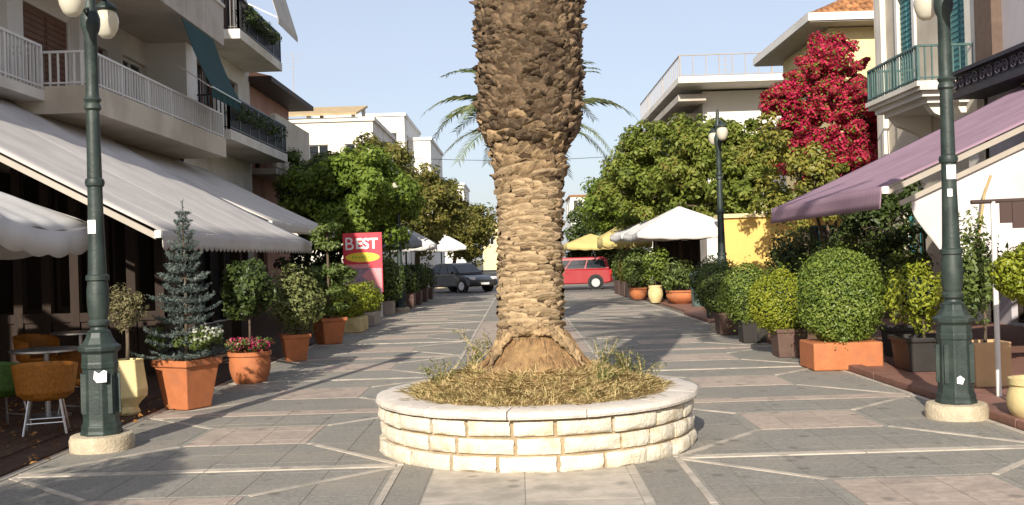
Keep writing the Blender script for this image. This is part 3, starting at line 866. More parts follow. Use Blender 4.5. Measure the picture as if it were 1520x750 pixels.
# R_B: balcony building
rB = thing('building', 'beige two storey building with teal shutters and a curved-bracket iron balcony', 'building', (9.2, 23, 0))
opB = [(21.0, 22.0, 4.9, 7.5), (23.9, 24.8, 4.9, 7.5), (21.0, 22.2, 0.1, 2.9), (23.6, 24.9, 0.1, 2.9)]
wall, mpRB = facade(rB, 'R', 9.2, 20.45, 26.2, 0, 9.5, opB, M_BEIGE)
mb = MB(); mb.box(9.43, 16, 20.45, 26.2, 0, 9.5); mb.build('building_mass', M_BEIGE, rB, w=True)
w1 = window(rB, mpRB, *opB[0], M_TEAL, M_GLASS, M_TEAL); w2 = window(rB, mpRB, *opB[1], M_TEAL, M_GLASS, M_TEAL)
for o_ in opB[2:]: window(rB, mpRB, *o_, M_TEAL, M_GLASS, None, mull=1)
for (a, b, c, d) in opB[:2]:
    mb = MB(); mbox(mb, mpRB, a - .16, a - .002, 0.0, 0.05, c, d + .16); mbox(mb, mpRB, b + .002, b + .16, 0.0, 0.05, c, d + .16); mbox(mb, mpRB, a - .002, b + .002, 0.0, 0.05, d + .003, d + .16)
    mb.build('surround', M_WHITEB, rB, w=True)
for y in (20.5, 25.7):
    mb = MB(); mb.box(9.08, 9.22, y, y + 0.45, 0.0, 9.5); mb.build('pilaster', M_PALE, rB, w=True)
sl = MB()
sl.prism([(9.18, 4.66), (8.0, 4.66), (8.0, 4.74), (7.94, 4.74), (7.94, 4.84), (9.18, 4.84)], lambda a, b, d: (a, d, b), 20.55, 23.6)
sb = sl.build('balcony_slab', M_PALE, rB, w=True)
sl = MB(); sl.box(8.1, 9.18, 20.7, 23.45, 4.55, 4.66); sl.box(8.25, 9.18, 20.85, 23.3, 4.44, 4.55); sl.build('balcony_moulding', M_WHITEB, sb)
for y in (21.0, 23.0):
    mb = MB(); mb.prism([(9.18, 3.9), (9.18, 4.44), (8.3, 4.44), (8.45, 4.25), (8.8, 4.1)], lambda a, b, d: (a, d, b), y, y + 0.22); mb.build('bracket', M_PALE, sb)
M_TEALRAIL = mat('teal_grey_rail', (0.06, 0.115, 0.105), 0.5, 0.2, 4)
railing(sb, [(9.1, 20.62), (8.0, 20.62), (8.0, 23.52), (9.1, 23.52)], 4.84, 0.70, M_TEALRAIL, 0.13, 0.026, top=0.06)

# yellow house with tiled roof behind the bougainvillea
rC = thing('house', 'pale yellow house with clay tiled hip roof and wide grey eaves', 'house', (12, 34, 0))
wall, mpN = facade(rC, 'N', 33.2, 10.1, 18, 0, 8.6, [(13, 14.2, 5.2, 7.2), (15.6, 16.8, 5.2, 7.2)], M_PALEYEL)
for o_ in ((13, 14.2, 5.2, 7.2), (15.6, 16.8, 5.2, 7.2)): window(rC, mpN, *o_, M_WHITE, M_GLASS, M_TEAL)
wall, mpS = facade(rC, 'R', 10.1, 33.2, 39, 0, 8.6, [(35, 36.2, 5.2, 7.2), (37, 38.2, 5.2, 7.2)], M_PALEYEL)
for o_ in ((35, 36.2, 5.2, 7.2), (37, 38.2, 5.2, 7.2)): window(rC, mpS, *o_, M_WHITE, M_GLASS, M_TEAL)
mb = MB(); mb.box(10.33, 18, 33.43, 39, 0, 8.58); mb.build('building_mass', M_PALEYEL, rC, w=True)
mb = MB(); mb.box(9.25, 18.8, 32.35, 39.9, 8.62, 8.78); ev = mb.build('eave', M_SOFFIT, rC, w=True)
mb = MB(); mb.box(9.19, 18.86, 32.29, 32.35, 8.66, 8.9); mb.box(9.19, 9.25, 32.35, 39.9, 8.66, 8.9); mb.build('gutter', M_WHITEB, ev)
# barrel tile courses on the two visible slopes
ro = MB()
z0 = 8.80; ap = (14.0, 36.1, 11.3)
def hip(u0, u1, v, corner_a, corner_b):
    pass
nt_ = 44
for k in range(nt_):
    x = 9.25 + (18.8 - 9.25) * (k + 0.5) / nt_
    dx = min(x - 9.25, 18.8 - x); run = min(dx / 4.775 * 3.775, 3.775)
    steps = max(1, int(run / 0.33))
    for j in range(steps):
        ya = 32.33 + run * j / steps; yb = 32.33 + run * (j + 1) / steps + 0.04
        za = z0 + (ya - 32.33) * 0.62 + 0.03; zb = z0 + (yb - 32.33) * 0.62
        ro.tube([(x, ya, za), (x, yb, zb)], [0.115, 0.095], 6)
ny = 36
for k in range(ny):
    y = 32.33 + 7.5 * (k + 0.5) / ny
    dy = min(y - 32.33, 39.83 - y); run = dy / 3.775 * 4.775
    steps = max(1, int(run / 0.4))
    for j in range(steps):
        xa = 9.25 + run * j / steps; xb = 9.25 + run * (j + 1) / steps + 0.04
        ro.tube([(xa, y, z0 + (xa - 9.25) * 0.49 + 0.03), (xb, y, z0 + (xb - 9.25) * 0.49)], [0.115, 0.095], 6)
tag(ro.build('roof_tiles', M_ROOF, rC, w=True, smooth=True), kind='stuff')
mb = MB(); mb.add([(9.25, 32.35, 8.79), (18.8, 32.35, 8.79), (18.8, 39.9, 8.79), (9.25, 39.9, 8.79), (14.0, 36.1, 11.1)], [(0,1,4),(1,2,4),(2,3,4),(3,0,4)])
mb.build('roof', M_ROOF, rC, w=True)
# yellow annex at street level
rD = thing('annex', 'bright yellow single storey annex wall between the trees and the parasols', 'building', (7.5, 31.5, 0))
wall, mpD2 = facade(rD, 'N', 31.4, 6.2, 10.05, 0, 2.6, [(8.6, 9.6, 0.1, 2.3)], M_YELLOW)
window(rD, mpD2, 8.6, 9.6, .1, 2.3, M_TEAL, M_GLASS)
mb = MB(); mb.box(6.2, 10.05, 31.63, 32.3, 0, 2.58); mb.build('building_mass', M_YELLOW, rD, w=True)
mb = MB(); mb.box(6.1, 10.05, 31.3, 32.4, 2.6, 2.72); mb.build('roof_slab', M_PALEYEL, rD, w=True)

# flat roofed building with cantilevered balconies
rE = thing('apartment_building', 'flat roofed building with jutting concrete slabs and roof terrace railing', 'building', (8.5, 48, 0))
wall, mpE = facade(rE, 'N', 47.5, 8.6, 17, 0, 8.9, [(11, 12.4, 5.2, 7.2), (14, 15.4, 5.2, 7.2)], M_WHITEB)
for o_ in ((11, 12.4, 5.2, 7.2), (14, 15.4, 5.2, 7.2)): window(rE, mpE, *o_, M_WHITE, M_GLASS)
wall, mpE2 = facade(rE, 'R', 8.6, 47.5, 60, 0, 8.9, [(49 + 2.8 * k, 50.4 + 2.8 * k, 5.4, 7.4) for k in range(4)], M_WARMGREY)
for k in range(4): window(rE, mpE2, 49 + 2.8 * k, 50.4 + 2.8 * k, 5.4, 7.4, M_SHUT, M_GLASS)
mb = MB(); mb.box(8.83, 17, 47.73, 60, 0, 8.88); mb.build('building_mass', M_WHITEB, rE, w=True)
mb = MB(); mb.box(7.2, 17.2, 45.4, 60.2, 8.98, 9.25); mb.build('roof_slab', M_PALE, rE, w=True)
for k, (x, z) in enumerate(((7.35, 8.35), (7.5, 7.7), (7.6, 7.0))):
    mb = MB(); mb.box(x, 8.58, 46.5 + 1.6 * k, 60, z, z + 0.3); mb.build('balcony_slab', M_WARMGREY, rE, w=True)
railing(rE, [(17, 45.5), (7.3, 45.5), (7.3, 60)], 9.25, 0.95, M_SOFFIT, 0.55, 0.035, top=0.06)
block('building', 'low white building peeping over the trees beside the jutting slabs', 7.6, 13, 66, 76, 9.0, M_WHITEB, 3, 2, 'R')

# ================================================================ AWNINGS
def awning(name, label, xf, zf, xb, zb, y0, y1, fab, arm_m, val_h=0.22, scallop=True, arms=(0.06, 0.94), group=None, under=True, sag=0.05, seed=1):
    t = thing(name, label, 'awning', (xf, (y0 + y1) / 2, zf), 0, group)
    nb = max(4, int((y1 - y0) / 0.35))
    rr = random.Random(seed); ph = [rr.uniform(0, 6.28) for _ in range(4)]
    def fn(u, v):
        x = xf + (xb - xf) * v; y = y0 + (y1 - y0) * u
        z = zf + (zb - zf) * v - sag * math.sin(v * math.pi) * (1 + 0.25 * math.sin(u * 9 + ph[0]))
        z += 0.014 * math.sin(u * (y1 - y0) * 5 + ph[1]) * math.sin(v * 3)
        return (x, y, z)
    mb = MB(); mb.grid(fn, nb, 14); mb.build('fabric', fab, t, w=True, smooth=True, solid=0.012)
    sg = 1 if xf > 0 else -1
    for q in range(1, int((y1 - y0) / 1.2)):
        u0 = q * 1.2 / (y1 - y0); mb = MB(); du = .009 / (y1 - y0)
        mb.grid(lambda u, v: tuple(Vector(fn(u0 + du * (u * 2 - 1), v)) + Vector((0, 0, .0085))), 1, 14); mb.build('seam', fab, t, w=True, smooth=True, solid=.002)
    mb = MB(); n = int((y1 - y0) / 0.22) * 6
    def vf(u, v):
        y = y0 + (y1 - y0) * u
        k = 1.0
        if scallop: k = 0.78 + 0.22 * abs(math.sin(u * n / 6 * math.pi))
        return (xf - sg * (0.012 + 0.02 * math.sin(y * 2.3 + ph[2])) * v - sg * 0.006, y, zf + 0.01 - val_h * k * v)
    mb.grid(vf, n, 3); mb.build('valance', fab, t, w=True, smooth=True, solid=0.008)
    mb = MB(); mb.tube([(xf + sg * .03, y0 - .02, zf - 0.03), (xf + sg * .03, y1 + .02, zf - 0.03)], 0.035, 8); fb = mb.build('front_bar', arm_m, t, w=True)
    for y in (y0 - .02, y1 + .02):
        mb = MB(); mb.lathe([(0.045, -0.045), (0.05, 0), (0.045, 0.045)], 10, (xf + sg * .03, y, zf - 0.03)); mb.build('end_cap', M_WHITE, fb)
    for a in arms:
        y = y0 + (y1 - y0) * a
        mb = MB(); mb.bar((xf + sg * .05, y, zf - 0.06), (xb, y, zb - 0.18), 0.05, 0.07); mb.build('arm', arm_m, t, w=True)
    mb = MB(); mb.tube([(xb - sg * 0.06, y0, zb + 0.03), (xb - sg * 0.06, y1, zb + 0.03)], 0.07, 10); mb.build('roller', arm_m, t, w=True)
    return t

M_AWN = fabric_mat('grey_awning_fabric', (0.62, 0.585, 0.55), 0.10, 2.6, 0.10)
M_AWN2 = fabric_mat('light_awning_fabric', (0.64, 0.60, 0.55), 0.08, 2.2, 0.10)
M_PURP = fabric_mat('purple_awning_fabric', (0.37, 0.245, 0.31), 0.10, 2.2, 0.12)
M_ALU = mat('awning_arm_cream', (0.34, 0.30, 0.25), 0.5, 0.08, 4)
awning('awning', 'long pale grey scalloped awning over the potted spruce and flower pots', -4.2, 2.04, -8.9, 4.66, 12.3, 21.2, M_AWN, M_ALU, 0.24, True, (0.0, 0.33, 0.66, 0.98), seed=2)
awning('awning', 'pale awning beyond the long grey one, ending at the leafy tree', -5.05, 2.5, -8.9, 4.5, 21.5, 28.6, M_AWN2, M_ALU, 0.2, False, (0.01, 0.5, 0.98), seed=5)
awning('awning', 'unseen plain grey awning added before the lamp post to shade the cafe terrace', -5.0, 2.1, -8.9, 4.6, -3.0, 8.6, M_AWN, M_ALU, 0.2, True, (0.02, 0.5, 0.98), seed=8)  # added out of view so that its shadow darkens the terrace
awning('awning', 'faded purple awning over the clipped bushes and white side curtain', 4.55, 2.33, 9.15, 4.42, 13.0, 18.6, M_PURP, M_ALU, 0.27, False, (0.01, 0.5, 0.98), seed=4)
# timber framing of the restaurant front under the first awning
fr = thing('timber_screen', 'dark brown timber screen with posts under the long grey awning', 'screen', (-7.2, 15.4, 0.03))
for k in range(7):
    x = -7.9 + k * 0.42
    mb = MB(); mb.box(x, x + 0.13, 15.4, 15.52, 0.03, 3.3 - 0.12 * k); mb.build('post', M_WOOD, fr, w=True)
mb = MB(); mb.box(-7.9, -5.25, 15.41, 15.51, 0.85, 0.98); mb.build('rail', M_WOOD, fr, w=True)
for k in range(6):
    x = -7.77 + k * 0.42
    mb = MB(); mb.box(x, x + .285, 15.44, 15.48, 0.05, 0.85); mb.build('panel', M_WOOD, fr, w=True)
for k, (y, x) in enumerate(((16.8, -5.3), (19.6, -5.3))):
    p = thing('timber_post', ['dark timber post under the grey awning, nearer the screen', 'dark timber post under the grey awning, beyond the screen'][k], 'post', (x, y, 0.03))
    mb = MB(); mb.box(-.09, .09, -.09, .09, 0, 2.3); mb.build('shaft', M_WOOD, p); mb = MB(); mb.box(-.12, .12, -.12, .12, 0, .12); mb.build('foot', M_WOOD, p)

# white side curtain on the right, plane Y ~ 12.9, scooped lower corner
cu = thing('side_curtain', 'white canvas side curtain with a scooped corner hanging from the purple awning', 'curtain', (6.5, 12.85, 1.3))
M_CANV = fabric_mat('white_canvas', (0.70, 0.66, 0.64), 0.0, 1, 0.18)
def ctop(x): return 2.12 + (x - 4.75) * 0.44
def cbot(x):
    if x < 5.28:
        u = (x - 4.86) / 0.42
        return 2.03 - 0.62 * max(0, u) ** 0.75 * (0.75 + 0.25 * max(0, u))
    return 1.41 - 0.02 * (x - 5.28)
mb = MB()
def cf(u, v):
    x = 4.86 + 4.1 * (u ** 1.3)
    return (x, 12.88 + 0.035 * math.sin(x * 5.0) * (1 - v) + 0.02 * math.sin(x * 13 + v * 2) * (1 - v), cbot(x) + (ctop(x) - cbot(x)) * v)
mb.grid(cf, 60, 12); mb.build('fabric', M_CANV, cu, w=True, smooth=True, solid=0.006)
mb = MB(); mb.bar((4.7, 12.84, 2.12), (9.1, 12.84, 4.05), 0.045, 0.06); mb.build('rod', M_ALU, cu, w=True)
mb = MB(); mb.tube([(5.55, 12.7, 1.42), (5.66, 12.66, 2.2), (5.72, 12.6, 2.42)], 0.016, 6); mb.build('tie_rope', mat('rope', (0.45, 0.33, 0.16), 0.9), cu, w=True)

# frame with fringed valance at the right edge
cf_ = thing('canopy_frame', 'white pole frame with dark fringed valance at the terrace edge by the round cream pot', 'canopy', (4.78, 10.55, 0.06))
mb = MB(); mb.tube([(4.80, 10.55, 0.06), (4.80, 10.55, 2.02)], 0.026, 8); mb.build('pole', M_RAILWHITE, cf_, w=True)
mb = MB(); mb.tube([(7.6, 10.55, 0.06), (7.6, 10.55, 2.06)], 0.026, 8); mb.build('pole', M_RAILWHITE, cf_, w=True)
mb = MB(); mb.tube([(4.58, 10.55, 2.02), (7.7, 10.55, 2.06)], 0.022, 8); mb.build('bar', M_DKBROWN, cf_, w=True)
M_FRINGE = fabric_mat('brown_fringe', (0.075, 0.05, 0.045), 0.0, 1, 0.05)
for k in range(22):
    x = 4.86 + k * 0.125
    mb = MB(); mb.box(x + .003, x + .122, 10.535, 10.55, 1.80 - (0.055 if k % 2 else 0), 2.03); mb.build('fringe_tab', M_FRINGE, cf_, w=True)

# ================================================================ STONE PLANTER
PX, PY = 0.12, 9.06
pl = thing('stone_planter', 'round cream limestone planter with flat capstones around the palm', 'planter', (PX, PY, 0))
PR = 1.345; PH = 0.46
mb = MB(); mb.lathe([(PR - 0.034, 0.0), (PR - 0.044, 0.40)], 64); mb.build('mortar_core', M_MORTAR, pl, smooth=True, auto=30)
rp = random.Random(12)
def ring_stone(a0, a1, z0, z1, rad, seed, m, name, rough=0.02, depth=0.14, dome=0.018):
    nu = max(5, int((a1 - a0) * PR / 0.055)); nv = 5
    mb = MB()
    l = (a1 - a0) * rad
    vs = []; fs = []
    for j in range(nv + 1):
        v = j / nv
        for i in range(nu + 1):
            u = i / nu
            eu = min(u, 1 - u) * l; ev = min(v, 1 - v) * (z1 - z0)
            ed = min(eu, ev)
            p = Vector((u * l * 9 + seed * 3.7, v * (z1 - z0) * 9, seed * 1.3))
            nz = mnoise.noise(p) * rough + mnoise.noise(p * 3) * rough * 0.5
            r = rad + dome * min(1, ed / 0.022) ** 0.6 - 0.02 + nz * min(1, ed / 0.01)
            ju = (mnoise.noise(Vector((v * 3 + seed, seed, 1))) * 0.012 if i in (0, nu) else 0)
            jz = (mnoise.noise(Vector((u * l * 8, seed, j))) * 0.008 if j in (0, nv) else 0)
            a = a0 + (a1 - a0) * u + ju / rad
            vs.append((r * math.cos(a), r * math.sin(a), z0 + (z1 - z0) * v + jz))
    W = nu + 1
    for j in range(nv):
        for i in range(nu): fs.append((j*W+i, j*W+i+1, (j+1)*W+i+1, (j+1)*W+i))
    ring = [i for i in range(W)] + [j*W+nu for j in range(1, nv+1)] + [nv*W+i for i in range(nu-1, -1, -1)] + [j*W for j in range(nv-1, 0, -1)]
    base = len(vs)
    for i in ring:
        x, y, z = vs[i]; a = math.atan2(y, x); vs.append(((rad - depth) * math.cos(a), (rad - depth) * math.sin(a), z))
    n = len(ring)
    for k in range(n): fs.append((ring[(k+1) % n], ring[k], base + k, base + (k+1) % n))
    fs.append(tuple(base + k for k in range(n)))
    mb.add(vs, fs)
    return mb.build(name, m, pl, smooth=True, auto=50)
courses = [(0.0, 0.123, 0.016), (0.139, 0.256, 0.0), (0.272, 0.386, 0.008)]
for ci, (z0, z1, dr) in enumerate(courses):
    a = rp.uniform(0, 0.3); end = a + 2 * math.pi
    k = 0
    while a < end - 0.02:
        st = rp.uniform(0.20, 0.37)
        if end - a < 0.42: st = end - a if end - a < 0.36 else (end - a) / 2
        ring_stone(a + 0.011, a + st - 0.011, z0 + rp.uniform(0, .006), z1 - rp.uniform(0, .006), PR + dr + rp.uniform(-0.008, 0.010), ci * 50 + k, M_CREAM, 'stone')
        a += st; k += 1
# capstones
a = 0.15; k = 0
caps = [0.42, 0.5, 0.38, 0.55, 0.46, 0.4, 0.52, 0.44, 0.5, 0.41, 0.47, 0.43, 0.49]
tot = sum(caps); caps = [c * 2 * math.pi / tot for c in caps]
for c in caps:
    a0, a1 = a + 0.004, a + c - 0.004; nu = 10
    ri, ro_ = PR - 0.30, PR + 0.036 + rp.uniform(-.008, .012); zt = PH + rp.uniform(-0.004, 0.006)
    vs = []; fs = []
    for i in range(nu + 1):
        t_ = a0 + (a1 - a0) * i / nu
        w = mnoise.noise(Vector((t_ * 6, k, 0))) * 0.014 + mnoise.noise(Vector((t_ * 22, k, 3))) * 0.007
        w2 = mnoise.noise(Vector((t_ * 9, k, 5))) * 0.02; zz = mnoise.noise(Vector((t_ * 5, k, 9))) * 0.006
        for r, z in ((ri + w2, 0.405), (ro_ + w - 0.008, 0.405 + zz), (ro_ + w, 0.425 + zz), (ro_ + w - 0.008, zt - 0.008), (ro_ + w - 0.022, zt + zz), (ri + 0.15, zt + 0.004 + zz), (ri + w2, zt + zz)):
            vs.append((r * math.cos(t_), r * math.sin(t_), z))
    m7 = 7
    for i in range(nu):
        for j in range(m7): fs.append((i*m7+j, i*m7+(j+1) % m7, (i+1)*m7+(j+1) % m7, (i+1)*m7+j))
    fs.append(tuple(range(m7))); fs.append(tuple(nu*m7 + j for j in range(m7)))
    mb = MB(); mb.add(vs, fs); mb.build('capstone', M_CAP, pl, smooth=True, auto=35)
    a += c; k += 1
# soil mound
def mound_r(z): pass
prof = [(0.0, 1.0), (0.22, 0.99), (0.30, 0.93), (0.36, 0.83), (0.42, 0.73), (0.52, 0.64), (0.68, 0.57), (0.9, 0.51), (1.06, 0.465), (1.12, 0.44), (1.14, 0.35)]
mb = MB()
def mf(u, v):
    k = v * (len(prof) - 1); i = min(int(k), len(prof) - 2); f = k - i
    r = prof[i][0] + (prof[i+1][0] - prof[i][0]) * f; z = prof[i][1] + (prof[i+1][1] - prof[i][1]) * f
    a = u * 2 * math.pi
    n = mnoise.noise(Vector((math.cos(a) * 4 * r, math.sin(a) * 4 * r, z * 8))) * 0.05 + mnoise.noise(Vector((math.cos(a) * 16 * r, math.sin(a) * 16 * r, z * 30))) * 0.02
    return (r * math.cos(a) * (1 + n * .5), r * math.sin(a) * (1 + n * .5), z + n * 0.5)
mb.grid(mf, 72, 40); mb.build('soil_mound', M_ROOT, pl, smooth=True)
rb_ = MB(); r7 = random.Random(17)
for k in range(520):
    a = r7.uniform(0, 6.283); r0 = r7.uniform(.24, .40); l = r7.uniform(.08, .22)
    pts_ = []
    for q in range(4):
        r_ = r0 + l * q / 3; aa = a + r7.uniform(-.05, .05)
        z_ = float(np.interp(r_, [.22, .30, .36, .42, .52, .68, .9], [.985, .925, .825, .725, .635, .565, .505])) + r7.uniform(-.004, .014)
        pts_.append((r_ * math.cos(aa), r_ * math.sin(aa), z_))
    rb_.tube(pts_, [.007, .006, .005, .003], 4, cap=False)
tag(rb_.build('root_fibres', mat('root_fibre', (0.20, 0.12, 0.055), 0.95, 0.5, 20, island=0.4), pl), kind='stuff')
# dry grass: thousands of blades, one object
rng = np.random.default_rng(5)
def blades(n, rfun, hrange, name, m, cx, cy, zfun, wd=0.006, lean=0.5):
    a = rng.uniform(0, 2 * math.pi, n); r = rfun(n)
    base = np.stack([cx + r * np.cos(a), cy + r * np.sin(a), zfun(r)], 1)
    h = rng.uniform(*hrange, n)
    ld = rng.normal(size=(n, 2)) * lean
    tip = base + np.stack([ld[:, 0] * h, ld[:, 1] * h, h * np.clip(1 - 0.25 * np.linalg.norm(ld, axis=1), 0.2, 1)], 1)
    mid = base + (tip - base) * 0.55 + np.stack([np.zeros(n), np.zeros(n), h * 0.1], 1)
    th = rng.uniform(0, math.pi, n)
    sd = np.stack([np.cos(th), np.sin(th), np.zeros(n)], 1) * wd * rng.uniform(0.6, 1.5, n)[:, None]
    v = np.stack([base - sd, base + sd, mid + sd * .7, tip, mid - sd * .7], 1)
    me = bpy.data.meshes.new(name)
    me.vertices.add(5 * n); me.loops.add(5 * n); me.polygons.add(n)
    me.vertices.foreach_set('co', v.reshape(-1)); me.loops.foreach_set('vertex_index', np.arange(5 * n, dtype=np.int32))
    me.polygons.foreach_set('loop_start', np.arange(0, 5 * n, 5, dtype=np.int32)); me.update(calc_edges=True); me.validate(); me.materials.append(m)
    return link(name, me)
pr = np.array(prof)
zf_ = lambda r: np.interp(r, pr[1:10, 0], pr[1:10, 1]) - 0.015
o = blades(26000, lambda n: np.sqrt(rng.uniform(0.50 ** 2, 1.10 ** 2, n)), (0.025, 0.10), 'dry_grass', M_GRASS, PX, PY, zf_, 0.0032, 1.15)
tag(o, 'dry straw-coloured grass and weeds inside the stone planter', 'grass', kind='stuff')
# green weeds
L_WEED = leaf_mat('weed_leaf', [(0.09, 0.11, 0.03), (0.18, 0.19, 0.06), (0.30, 0.27, 0.10)], 0.6, 0.25, 3.0)
weeds = [(-0.62, 0.5, 0.36, 0.22), (-0.42, 0.7, 0.42, 0.25), (0.62, 0.55, 0.32, 0.2), (0.80, 0.05, 0.26, 0.2), (-0.8, -0.1, 0.22, 0.16), (0.95, 0.2, 0.22, 0.15), (0.55, -0.5, 0.16, 0.14)]
for k, (dx, dy, h, r) in enumerate(weeds):
    t = thing('weed', ['tall straggly weed behind the palm trunk toward the spruce side', 'tallest feathery weed right behind the palm trunk in the planter', 'green weed behind the palm trunk toward the white curtain side', 'bushy weed beside the palm trunk toward the boxwood side', 'short dry weed beside the palm trunk toward the spruce side', 'low green weed against the capstones on the boxwood side', 'smallest weed at the planter front below the bark crust'][k], 'weed', (PX + dx, PY + dy, float(zf_(np.array([math.hypot(dx, dy)]))[0])), 0, 'weeds in the stone planter')
    mb = MB()
    C = []
    for q in range(7):
        e = Vector((rng.normal() * r * .6, rng.normal() * r * .6, h * rng.uniform(.6, 1.0)))
        mb.tube([(0, 0, 0), e * .5 + Vector((0, 0, .03)), e], [.006, .004, .002], 5)
        for f in (.4, .6, .8, 1.0): C.append(tuple(e * f))
    mb.build('stalk', M_GRASS, t)
    P, Nn = clump_leaves(rng, np.array(C), [0.05] * len(C), 9)
    link('leaves', leaves_mesh('leaves', P, Nn, 0.032, L_WEED, 0.35, rng), t)

# ================================================================ PALM
palm = thing('palm_tree', 'thick shaggy palm trunk rising from the round stone planter', 'palm tree', (PX, PY, 0.9))
TP = [(0.40, 0.30), (0.90, 0.285), (1.0, 0.272), (1.5, 0.262), (1.95, 0.262), (2.2, 0.275), (2.40, 0.290), (2.54, 0.318), (2.64, 0.375), (2.74, 0.415), (3.0, 0.43), (3.5, 0.435), (4.2, 0.44), (5.4, 0.43), (5.9, 0.36), (6.1, 0.2)]
def trad(z): return float(np.interp(z, [p[0] for p in TP], [p[1] for p in TP]))
def tcx(z): return -0.03 + 0.025 * (z - 1.0)
mb = MB()
mb.grid(lambda u, v: (tcx(0.55 + 5.5 * v) + (trad(0.55 + 5.5 * v) - 0.008) * math.cos(u * 2 * math.pi), (trad(0.55 + 5.5 * v) - 0.008) * math.sin(u * 2 * math.pi), 0.55 + 5.5 * v - 0.9), 40, 80)
trunk = mb.build('trunk', M_PALMCORE, palm, smooth=True)
def stub_mesh(w, h, d, seed, m, kind):
    r = random.Random(seed)
    mb = MB(); nu, nv = 6, 5
    vs = []
    for j in range(nv + 1):
        v = j / nv
        for i in range(nu + 1):
            u = i / nu * 2 - 1
            if kind == 'lo':
                wid = (0.65 + 0.35 * math.sin(min(1, v * 1.15) * math.pi * 0.8))
                dep = [0.0, 0.28, 0.6, 0.92, 1.0, 0.35][j] * (1 - 0.5 * u * u)
                zz = v * h + (0.22 * h * (1 - u * u) - 0.1 * h) * (1 if j > 1 else .4)
            else:
                wid = [0.75, 0.95, 1.0, 0.85, 0.7, 0.5][j]
                dep = [0.05, 0.35, 0.75, 1.0, 1.1, 0.5][j] * (1 - 0.55 * abs(u) ** 1.5)
                zz = v * h + 0.25 * h * (1 - abs(u)) * (1 if j > 2 else .2)
            jit = 0.14 if j in (3, 4, 5) else 0.06
            vs.append((u * w / 2 * wid + r.uniform(-1, 1) * w * .04, -dep * d * (1 + r.uniform(-jit, jit) * 2), zz + r.uniform(-1, 1) * h * jit * .6))
    W = nu + 1; fs = [(j*W+i, j*W+i+1, (j+1)*W+i+1, (j+1)*W+i) for j in range(nv) for i in range(nu)]
    # close on the back
    bi = len(vs)
    for i in range(W): vs.append((vs[nv*W+i][0], 0.02, vs[nv*W+i][2] - 0.01))
    fs += [(nv*W+i, nv*W+i+1, bi+i+1, bi+i) for i in range(nu)]
    mb.add(vs, fs)
    return mb.mesh('leaf_base', m, smooth=True, fix=False)
lo_m = [stub_mesh(0.200, 0.066, 0.031, 100 + k, M_PALMSTUB_LO, 'lo') for k in range(7)]
md_m = [stub_mesh(0.135, 0.082, 0.042, 150 + k, mat('palm_scar_mid', (0.25, 0.172, 0.093), 0.95, 0.55, 10, bump=0.9, bscale=30, island=0.3), 'hi') for k in range(7)]
hi_m = [stub_mesh(0.098, 0.072, 0.044, 200 + k, M_PALMSTUB_HI, 'hi') for k in range(9)]
cand = []
rs2 = random.Random(9)
z = 0.90; row = 0
while z < 5.9:
    r = trad(z + 0.04); lo = z < 2.18 + rs2.uniform(-.05, .05); mdl = (not lo) and z < 2.58
    wd = 0.160 if lo else (0.105 if mdl else 0.080)
    n = max(8, round(2 * math.pi * r / wd))
    off = (row % 2) * 0.5 + rs2.uniform(-.15, .15)
    for k in range(n):
        a = (k + off) / n * 2 * math.pi + rs2.uniform(-.05, .05)
        zz = z + (rs2.uniform(-.012, .012) + 0.022 * math.sin(3 * a + row * .8) if lo else rs2.uniform(-.035, .035))
        zj = zz + rs2.gauss(0, .11); cand.append((a, zz, zj < 2.18, 2.18 <= zj < 2.6))
    z += 0.050 if lo else (0.050 if mdl else 0.046); row += 1
def stub_matrix(a, zz, lo):
    r = trad(zz + 0.03) - 0.012
    mdir = math.atan2(math.sin(a), math.cos(a)) + math.pi / 2
    tilt = rs2.uniform(-0.35, 0.25) if not lo else rs2.uniform(-.12, .10)
    sc = rs2.uniform(0.85, 1.2)
    return (Matrix.Translation((tcx(zz) + r * math.cos(a), r * math.sin(a), zz - 0.9)) @ Matrix.Rotation(mdir, 4, 'Z')
            @ Matrix.Rotation(tilt, 4, 'X') @ Matrix.Rotation(rs2.uniform(-.12, .12) if lo else rs2.uniform(-.5, .5), 4, 'Y') @ Matrix.Diagonal((sc * (rs2.uniform(.9, 1.3) if lo else rs2.uniform(.7, 1.5)), sc * rs2.uniform(.5, 1.5), rs2.uniform(.8, 1.2) if lo else rs2.uniform(.45, 1.1), 1)))
front = sorted([c for c in cand if c[1] < 3.85], key=lambda c: math.sin(c[0]) - (0.5 if c[2] else 0))[:300]
fs_ = set(front)
rest = {0: MB(), 1: MB(), 2: MB()}
for c in cand:
    a, zz, lo, mdl = c
    me = rs2.choice(lo_m if lo else (md_m if mdl else hi_m))
    M = stub_matrix(a, zz, lo)
    if c in fs_:
        ob = link('leaf_base', me, trunk); ob.matrix_local = M
    else:
        rest[0 if lo else (1 if mdl else 2)].add([M @ v.co for v in me.vertices], [tuple(p.vertices) for p in me.polygons])
for k, m_ in enumerate((M_PALMSTUB_LO, MATS['palm_scar_mid'], M_PALMSTUB_HI)):
    tag(rest[k].build('leaf_base_mass', m_, trunk, smooth=True), kind='stuff')
